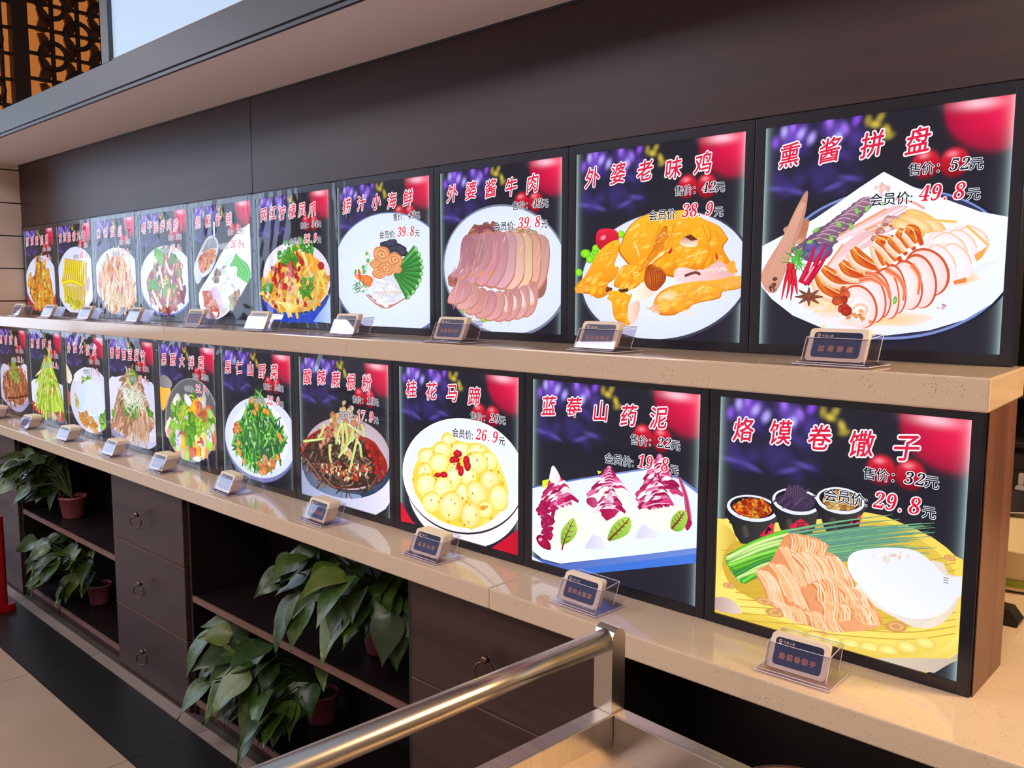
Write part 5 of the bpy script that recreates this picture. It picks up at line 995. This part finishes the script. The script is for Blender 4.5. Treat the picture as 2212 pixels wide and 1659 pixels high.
def dish_fish(a):              # B0
    a.poly([(10, 720), (60, 612), (150, 660), (280, 660), (390, 620), (425, 720), (455, 1100), (430, 1260), (330, 1340), (220, 1330), (120, 1230), (30, 1130)], (206, 200, 232), (226, 222, 244), 0, 2); a.poly([(40, 1130), (130, 1200), (230, 1280), (330, 1270), (420, 1180), (455, 1110), (445, 1250), (330, 1370), (200, 1330), (110, 1240)], (190, 182, 220), (160, 150, 190), 0, 3)
    F = [(55, 860), (110, 740), (200, 680), (320, 700), (400, 830), (440, 1000), (430, 1120), (380, 1220), (300, 1265), (210, 1220), (130, 1150), (60, 1040)]
    a.poly(F, (170, 96, 56), (150, 80, 50), 0, 2); a.shreds(F, 120, 0.20, 0.020, [(196, 120, 70), (170, 90, 50), (220, 150, 100), (140, 70, 44)], spread=40); a.strip([(130, 1150), (280, 1150), (430, 1100)], 0.012, (96, 40, 30)); a.dots([(150, 800), (240, 640), (280, 700), (330, 880), (290, 930)], 46, 0.04, 0.02, [(150, 170, 60), (190, 200, 90), (120, 140, 50)]); a.dots([(190, 580), (240, 560), (270, 700), (190, 700)], 14, 0.05, 0.025, [(150, 180, 60), (180, 200, 90)], rot=1.4)
DISH[('B', 0)] = ((0, 700, 0.13863), dish_fish)
DISHES = DISH
def light_box(row, i):
    title, price, dish, member = POSTERS[(row, i)]
    y = TY if row == 'T' else BY; x0 = (i-9)*P+(0 if row == 'T' else BX); z0 = TZ if row == 'T' else BZ
    t = empty('menu_light_box', (x0, y, z0))
    tag(t, f'{"upper" if row == "T" else "lower"} row menu light box showing {dish}', 'light box', 'menu light boxes')
    link('frame', FRAME_T if row == 'T' else FRAME_B, None, t)
    link('backdrop_print', BACKDROP, None, t)
    if (row, i) in DISHES:
        z, fn = DISHES[(row, i)]; a = Art(row, i, z, 11); fn(a); a.build('dish_print', FOOD, t); n = a.n
    else: n = 2
    a = Art(row, i, (0, 0, 1)); a.n = n+3; lettering(a, title, price, member); a.build('lettering', PRINT, t)
    if n > 380: print('layers', row, i, n)
    f = link('plastic_film', FILM[2+(i+(row == 'B')) % 3 if (2 <= i <= 6 and row == 'T') or (2 <= i <= 6 and row == 'B') else (i+(row == 'B')) % 2], None, t); f.location = (W/2, -0.0095, H/2)
    if i % 2: f.scale = (-1, 1, 1)
for i in range(10):
    light_box('T', i); light_box('B', i)
# ================================================================ card holders and card stacks
DISH_KEY = {}
def rrect(cx, cy, w_, h_, r, n=4):
    pts = []
    for sx, sy, a0 in ((1, 1, 0), (-1, 1, 90), (-1, -1, 180), (1, -1, 270)):
        for k in range(n+1):
            a = math.radians(a0+90*k/n); pts.append((cx+sx*(w_/2-r)+r*math.cos(a), cy+sy*(h_/2-r)+r*math.sin(a)))
    return pts
def flat(bm, pts, T, lift):
    return bm.faces.new([bm.verts.new(T(x, y, lift)) for x, y in pts])
TILT = math.radians(24)
def card_T(th):
    """card plane: local x right, y up the tilted card, third towards the viewer"""
    ct_, st_ = math.cos(TILT), math.sin(TILT)
    def T(x, y, d): return (x, -0.020+y*st_-d/ct_, 0.007+y*ct_)     # every card rests on the foot plate
    return T
def holder_mesh():
    b = bmesh.new(); w2 = 0.0505; t = 0.002; T = card_T(0)
    def slabq(a0, a1, y0, y1, d0, d1):
        vs_ = [b.verts.new(T(x, y, d)) for d in (d0, d1) for x, y in ((a0, y0), (a1, y0), (a1, y1), (a0, y1))]
        for f in ((0, 1, 2, 3), (7, 6, 5, 4), (0, 4, 5, 1), (1, 5, 6, 2), (2, 6, 7, 3), (3, 7, 4, 0)): b.faces.new([vs_[i] for i in f])
    slabq(-w2, w2, 0.0, 0.040, 0.0045, 0.0065)                  # front face
    slabq(-w2, -w2+t, 0.0, 0.040, -0.040, 0.0045); slabq(w2-t, w2, 0.0, 0.040, -0.040, 0.0045)   # cheeks
    slabq(-w2, w2, 0.0, 0.046, -0.042, -0.040)                  # back
    box(b, -w2-0.010, w2+0.010, -0.038, 0.050, 0.0, 0.0025); box(b, -w2-0.006, w2+0.006, -0.034, 0.046, 0.003, 0.0055)
    bmesh.ops.recalc_face_normals(b, faces=b.faces)
    me = bpy.data.meshes.new('holder'); b.to_mesh(me); b.free(); me.materials.append(M['acrylic']); return me
HOLD = holder_mesh()
def holder_edges():
    b = bmesh.new(); T = card_T(0); w2 = 0.0505
    def seg(p0, p1, r=0.0007): tube(b, [p0, p1], r, 6)
    for x in (-w2, w2):
        seg(T(x, 0, 0.0062), T(x, 0.040, 0.0062)); seg(T(x, 0.040, 0.0062), T(x, 0.046, -0.041)); seg(T(x, 0, -0.041), T(x, 0.046, -0.041), 0.0006); seg((x*1.195, -0.038, 0.0024), (x*1.195, 0.050, 0.0024))
    seg(T(-w2, 0.040, 0.0062), T(w2, 0.040, 0.0062), 0.0006); seg(T(-w2, 0.046, -0.041), T(w2, 0.046, -0.041), 0.0006)
    seg((-w2*1.195, -0.038, 0.0024), (w2*1.195, -0.038, 0.0024), 0.0009); seg((-w2*1.1, -0.034, 0.0052), (w2*1.1, -0.034, 0.0052), 0.0007)
    me = bpy.data.meshes.new('polished_edge'); b.to_mesh(me); b.free(); me.materials.append(M['acrylic_edge']); return me
HEDGE = holder_edges()
def place_cards(x, y, z, dish, name, where, rz, thick):
    h = tag(empty('card_holder'), f'clear card holder on the {where} below the {dish} picture', 'card holder', f'card holders on the {where}')
    h.location = (x, y, z+0.0006); h.rotation_euler = (0, 0, rz); link('body', HOLD, None, h); link('polished_edge', HEDGE, None, h)
    s = empty('card_stack', (x, y, z+0.0006), rz)
    tag(s, f'order cards for {dish} on the {where}', 'cards', f'card stacks on the {where}')
    T = card_T(0); b = bmesh.new(); pts = rrect(0, 0.0285, 0.094, 0.055, 0.006)
    lo = [b.verts.new(T(px_, py_, 0.004)) for px_, py_ in pts]; hi = [b.verts.new(T(px_, py_, 0.004-thick)) for px_, py_ in pts]
    b.faces.new(lo); b.faces.new(hi[::-1])
    for i in range(len(pts)): b.faces.new((lo[i], hi[i], hi[(i+1) % len(pts)], lo[(i+1) % len(pts)]))
    bmesh.ops.recalc_face_normals(b, faces=b.faces)
    cdo = mesh('cards', b, M['card'], s, local=True)
    b = bmesh.new(); flat(b, rrect(0, 0.0285, 0.078, 0.043, 0.0055), T, 0.00405); mesh('navy_print', b, M['card_blue'], s, local=True)
    b = bmesh.new(); flat(b, [(-0.0385, 0.0375), (0.0385, 0.0375)] + [(p_[0]*0.999, p_[1]) for p_ in rrect(0, 0.0285, 0.0772, 0.0422, 0.0055) if p_[1] > 0.0376], T, 0.0041)
    mesh('header_band', b, M['card_top'], s, local=True)
    b = bmesh.new()
    for k in range(10):
        a = 2*math.pi*k/10
        flat(b, [(-0.0315+0.0028*math.cos(a)*q+dx, 0.0445+0.0028*math.sin(a)*q) for q, dx in ((1, 0), (0.55, 0))] + [(-0.0315+0.0028*math.cos(a+0.63)*0.55, 0.0445+0.0028*math.sin(a+0.63)*0.55), (-0.0315+0.0028*math.cos(a+0.63), 0.0445+0.0028*math.sin(a+0.63))], T, 0.00415)
    flat(b, [(-0.0345, 0.0395), (-0.0285, 0.0395), (-0.0292, 0.0410), (-0.0338, 0.0410)], T, 0.00415)
    put_glyphs(b, '外婆人家', -0.0265, 0.0420, 0.0045, 0.0048, T, 0.00415, 0.0)
    mesh('crest_and_house_name', b, M['ink_pale'], s, local=True)
    b = bmesh.new(); n = len(name); st = 0.062/n; put_glyphs(b, name, -0.031+(st-0.0095)/2, 0.0185, 0.0095, st, T, 0.00415, 0.07); mesh('dish_name_outline', b, M['ink_pale'], s, local=True)
    b = bmesh.new(); put_glyphs(b, name, -0.031+(st-0.0095)/2, 0.0185, 0.0095, st, T, 0.0042, 0.0); mesh('dish_name', b, M['ink_red'], s, local=True)
def put_glyphs(b, text, x0, y0, size, step, T, lift, fat):
    for k, ch in enumerate(text):
        v_, f_ = glyph(ch)
        for q in range(6 if fat else 1):
            du, dv = fat*math.cos(1.0472*q), fat*math.sin(1.0472*q)
            vv = [b.verts.new(T(x0+k*step+(px_+du)*size, y0+(py_+dv)*size, lift)) for px_, py_ in v_]
            for f in f_: b.faces.new([vv[i] for i in f])
TXS = [-3.62, -3.225, -2.813, -2.355, -1.896, -1.505, -1.07, -0.668, -0.243, 0.226]
CXS = [-3.80, -3.35, -2.90, -2.44, -2.04, -1.59, -1.106, -0.669, -0.2213, 0.2155]
rg = random.Random(5)
for i in range(10):
    d = POSTERS[('T', i)]
    place_cards(TXS[i], -0.172, SHELF, d[2], d[0], 'upper shelf', rg.uniform(-0.06, 0.06), 0.012)
    d = POSTERS[('B', i)]
    place_cards(CXS[i], -0.245, COUNTER, d[2], d[0], 'stone counter', rg.uniform(-0.08, 0.05), (0.036, 0.04, 0.04, 0.034, 0.038, 0.026, 0.03, 0.026, 0.012, 0.008)[i])

# ================================================================ potted pothos plants
def leaf_mesh(seed, m):
    r = random.Random(seed); b = bmesh.new(); n = 9; rows = []
    for i in range(n+1):
        t = i/n; wd = 0.36*math.sin(math.pi*min(1, t*1.02)**0.62)*(1-t**3*0.35) if t > 0 else 0.02
        if t > 0.999: wd = 0.002
        zc = -0.30*t*t + 0.05*math.sin(3*t+seed); fold = 0.10+0.05*r.random(); wv = 0.03*math.sin(7*t+seed)
        rows.append([b.verts.new((-wd*1.0, t, zc+fold*wd*1.6+wv)), b.verts.new((-wd*0.52, t, zc+fold*wd*0.6)), b.verts.new((0, t, zc-0.012)), b.verts.new((wd*0.52, t, zc+fold*wd*0.6)), b.verts.new((wd, t, zc+fold*wd*1.6-wv))])
    for a, c in zip(rows, rows[1:]):
        for k in range(4): b.faces.new((a[k], a[k+1], c[k+1], c[k]))
    me = bpy.data.meshes.new('leaf'); b.to_mesh(me); b.free(); me.materials.append(m)
    for p_ in me.polygons: p_.use_smooth = True
    return me
LEAF = [leaf_mesh(s_, M[m_]) for s_, m_ in ((1, 'leaf'), (2, 'leaf2'), (3, 'leaf'), (4, 'leaf3'), (5, 'leaf2'), (6, 'leaf'))]
POT = None
def plant(px_, py_, pz, label, n, ext, seed, lsz, potscale=1.0):
    """ext = x low, x high, y low, y high, z low, z high that the foliage fills"""
    global POT
    t = empty('potted_pothos', (px_, py_, pz)); tag(t, label, 'plant', 'potted pothos on the cabinet shelves')
    r = random.Random(seed)
    if POT is None:
        b = lathe(bmesh.new(), [(0.0001, 0), (0.040, 0), (0.043, 0.006), (0.055, 0.085), (0.058, 0.086), (0.058, 0.096), (0.053, 0.096), (0.050, 0.080)], n=28)
        bmesh.ops.recalc_face_normals(b, faces=b.faces); POT = bpy.data.meshes.new('pot'); b.to_mesh(POT); b.free(); POT.materials.append(M['pot'])
        for p_ in POT.polygons: p_.use_smooth = True
    link('pot', POT, None, t).scale = (potscale,)*3
    mesh('soil', lathe(bmesh.new(), [(0.0001, 0.080*potscale), (0.051*potscale, 0.078*potscale)], n=20), M['soil'], t, local=True)
    st = bmesh.new(); top = Vector((px_, py_, pz+0.085*potscale))
    for k in range(n):
        q = Vector((r.uniform(ext[0], ext[1]), r.triangular(ext[2], ext[3], ext[2]), r.uniform(ext[4], ext[5])))
        d = Vector((q.x-px_, (q.y-py_)*1.6-0.05, 0)); d.normalize()
        down = r.uniform(0.2, 1.6) if q.z < (ext[4]+ext[5])/2 else r.uniform(-0.2, 1.0)
        dr = Vector((d.x+r.uniform(-0.4, 0.4), d.y+r.uniform(-0.3, 0.1), -down)).normalized()
        L = lsz*r.uniform(0.7, 1.15)
        L = min(L, max(0.06, (q.z-pz-0.006)/max(0.05, -dr.z+0.30)) if dr.z < 0 and q.y > CABY-0.05 else L)
        o = link('leaf', LEAF[r.randrange(len(LEAF))], None, t)
        nrm = Vector((r.uniform(-0.3, 0.5), -0.8, r.uniform(0.3, 1.0))); nrm = (nrm-dr*nrm.dot(dr)).normalized(); xx = dr.cross(nrm)
        mw = Matrix((xx*L, dr*L, nrm*L)).transposed().to_4x4(); mw.translation = q-Vector(t.location)
        o.matrix_local = mw
        mid = (top+q)/2+Vector((0, 0, 0.04)); tube(st, [top-Vector(t.location), mid-Vector(t.location), q-Vector(t.location)], 0.0022, 5, False)
    mesh('stems', st, M['stem'], t, True, local=True)
plant(-3.12, -0.16, 0.4025, 'trailing pothos in a pink pot on the upper board near the far left end', 52, (-3.42, -3.14, -0.33, -0.10, 0.52, 0.69), 3, 0.125)
plant(-2.95, -0.13, 0.0525, 'bushy pothos on the bottom board near the far left end', 48, (-3.24, -2.86, -0.31, -0.10, 0.17, 0.34), 8, 0.12, 0.9)
plant(-1.03, -0.11, 0.4025, 'large pothos cascading over the upper board in the middle shelf unit', 54, (-1.25, -0.80, -0.29, -0.04, 0.575, 0.70), 21, 0.145)
plant(-1.40, -0.06, 0.0525, 'pothos with pale leaf tips on the bottom board in the middle shelf unit', 44, (-1.66, -1.26, -0.30, -0.06, 0.17, 0.36), 13, 0.14)

# ================================================================ stainless steel cart
ca = empty('steel_cart', (0.036, -0.505, 0.0), math.radians(-4)); tag(ca, 'stainless steel serving cart with a round tube handrail in the foreground', 'cart')
CW, CL, RZ = 0.56, 0.95, 0.763
def cbox(n, b, m='steel', bev=0.001, parent=None): return bx(n, b, M[m], parent or ca, bev, local=True)
tr = bmesh.new()
box(tr, 0.024, CW-0.024, -CL+0.024, -0.024, RZ-0.042, RZ-0.040)
mesh('tray_floor', tr, M['tray_steel'], ca, local=True)
for n, b in (('tray_rim', (-0.002, 0.028, -CL, 0.0, RZ-0.045, RZ)), ('tray_rim', (CW-0.028, CW+0.002, -CL, 0.0, RZ-0.045, RZ)), ('tray_rim', (0.0285, CW-0.0285, -0.028, 0.0, RZ-0.045, RZ-0.0003)), ('tray_rim', (0.0285, CW-0.0285, -CL, -CL+0.028, RZ-0.045, RZ-0.0003))):
    cbox(n, b, bev=0.002)
def post(y0, y1):
    pts = [(y0, RZ+0.0005), (y1, RZ+0.0005), (y1, RZ+0.112)] + [((y1+y0)/2+(y1-y0)/2*math.cos(a), RZ+0.112+0.016*math.sin(a)) for a in (0.4, 0.8, 1.2, 1.57, 1.95, 2.35, 2.75)] + [(y0, RZ+0.112)]
    b = prism(bmesh.new(), pts, -0.0085, 0.0265, axis='x'); return mesh('post', b, M['rail_steel'], ca, local=True)
post(-0.030, -0.001); post(-CL+0.001, -CL+0.030)
mesh('handrail', tube(bmesh.new(), [(0.009, -0.012, RZ+0.108), (0.009, -0.3, RZ+0.108), (0.009, -0.6, RZ+0.108), (0.009, -CL+0.025, RZ+0.108)], 0.0165, 32), M['rail_steel'], ca, True, local=True)
for lx_ in (0.002, CW-0.030):
    for ly in (-0.030, -CL+0.002):
        lg = cbox('leg', (lx_, lx_+0.028, ly, ly+0.028, 0.115, RZ-0.046))
        b = lathe(bmesh.new(), [(0.0001, -0.014), (0.040, -0.014), (0.050, -0.008), (0.050, 0.008), (0.040, 0.014), (0.0001, 0.014)], n=20)
        bmesh.ops.rotate(b, verts=b.verts, cent=(0, 0, 0), matrix=Matrix.Rotation(math.pi/2, 3, 'Y')); bmesh.ops.translate(b, verts=b.verts, vec=(lx_+0.014, ly+0.014, 0.0505))
        mesh('wheel', b, M['blackp'], lg, True, local=True)
cbox('lower_shelf', (0.031, CW-0.031, -CL+0.031, -0.031, 0.24, 0.26))
bw = empty('steel_bowl', (0.394, -0.645, RZ-0.0395)); tag(bw, 'round golden rimmed steel bowl standing on the cart tray', 'bowl')
b = lathe(bmesh.new(), [(0.0001, 0.0), (0.044, 0.0), (0.062, 0.03), (0.071, 0.090), (0.075, 0.093), (0.075, 0.097), (0.069, 0.094), (0.059, 0.032), (0.042, 0.004), (0.0001, 0.004)], n=40)
bmesh.ops.recalc_face_normals(b, faces=b.faces); mesh('shell', b, M['bronze_bowl'], bw, True, local=True)

# ================================================================ red stand at the far left, kitchen beyond the right end
rs = empty('red_floor_stand', (-3.36, -0.47, 0)); tag(rs, 'red lacquered floor stand at the far left edge beside the cabinets', 'stand')
b = prism(bmesh.new(), rrect(-3.345, -0.42, 0.15, 0.13, 0.03), 0.0, 0.03); mesh('foot', b, M['red'], rs)
b = prism(bmesh.new(), rrect(-3.335, -0.43, 0.11, 0.09, 0.02), 0.0305, 0.42); mesh('body', b, M['red'], rs)
tb = empty('plastic_tub', (0.345, 0.535, COUNTER)); tag(tb, 'milky plastic tub of green vegetables on the counter beyond the end panel', 'tub')
b = lathe(bmesh.new(), [(0.0001, 0.001), (0.12, 0.001), (0.135, 0.008), (0.146, 0.086), (0.152, 0.088), (0.152, 0.093), (0.144, 0.091), (0.132, 0.012), (0.0001, 0.006)], n=40)
bmesh.ops.recalc_face_normals(b, faces=b.faces); mesh('shell', b, M['tub'], tb, True, local=True)
mesh('green_band', lathe(bmesh.new(), [(0.1375, 0.014), (0.1395, 0.03)], n=40), M['tubgreen'], tb, True, local=True)
bs = empty('weighing_foot', (0.390, 0.225, COUNTER)); tag(bs, 'small black and grey rubber foot standing on the counter beside the end panel', 'foot')
b = prism(bmesh.new(), [(-0.045, 0.001), (0.028, 0.001), (0.030, 0.010), (0.014, 0.030), (-0.045, 0.034)], -0.02, 0.02, axis='y'); mesh('toe', b, M['blackp'], bs, local=True)
b = lathe(bmesh.new(), [(0.0001, 0.0305), (0.016, 0.0305), (0.015, 0.045), (0.013, 0.075), (0.0001, 0.075)], c=(-0.018, 0, 0), n=20); bmesh.ops.recalc_face_normals(b, faces=b.faces); mesh('column', b, M['steel_dull'], bs, True, local=True)
pn = empty('steel_pan', (0.22, 0.80, COUNTER)); tag(pn, 'shallow steel pan on the counter behind the plastic tub', 'pan')
b = lathe(bmesh.new(), [(0.0001, 0.001), (0.11, 0.001), (0.125, 0.01), (0.140, 0.10), (0.146, 0.102), (0.146, 0.105), (0.138, 0.104), (0.122, 0.014), (0.0001, 0.005)], n=36)
bmesh.ops.recalc_face_normals(b, faces=b.faces); mesh('shell', b, M['steel_dull'], pn, True, local=True)
ks = empty('kitchen_rack', (0.30, 1.5, 0)); tag(ks, 'dark steel kitchen counter with shelves far behind the right end panel', 'rack')
for z, h in ((1.055, 0.032), (0.903, 0.020)): bx('rack_shelf', (-0.5, 0.95, 1.49, 1.93, z, z+h), M['steel_dull'], ks, 0.004)
for z0, z1 in ((0.0, 0.300), (0.304, 0.600), (0.604, 0.751), (0.757, 0.829), (0.833, 0.902)): bx('drawer_front', (-0.5, 0.95, 1.52, 1.54, z0, z1), M['kitch'], ks, 0.001)
bx('upper_panel', (-0.5, 0.95, 1.60, 1.62, 0.924, 2.0), M['blackp'], ks)
for x in (-0.5, 0.92): bx('rack_post', (x, x+0.03, 1.46, 1.4895, 0, 1.7), M['steel_dull'], ks, 0.003)
wp = empty('white_paddle', (0.137, 1.45, 0.70)); tag(wp, 'white plastic paddle hanging before the kitchen drawers at the right edge', 'paddle')
b = prism(bmesh.new(), rrect(0.142, 0.745, 0.030, 0.10, 0.010), 1.45, 1.456, axis='y'); mesh('blade', b, M['white'], wp)
b = prism(bmesh.new(), rrect(0.142, 0.815, 0.014, 0.038, 0.005), 1.4501, 1.4555, axis='y'); mesh('handle', b, M['white'], wp)
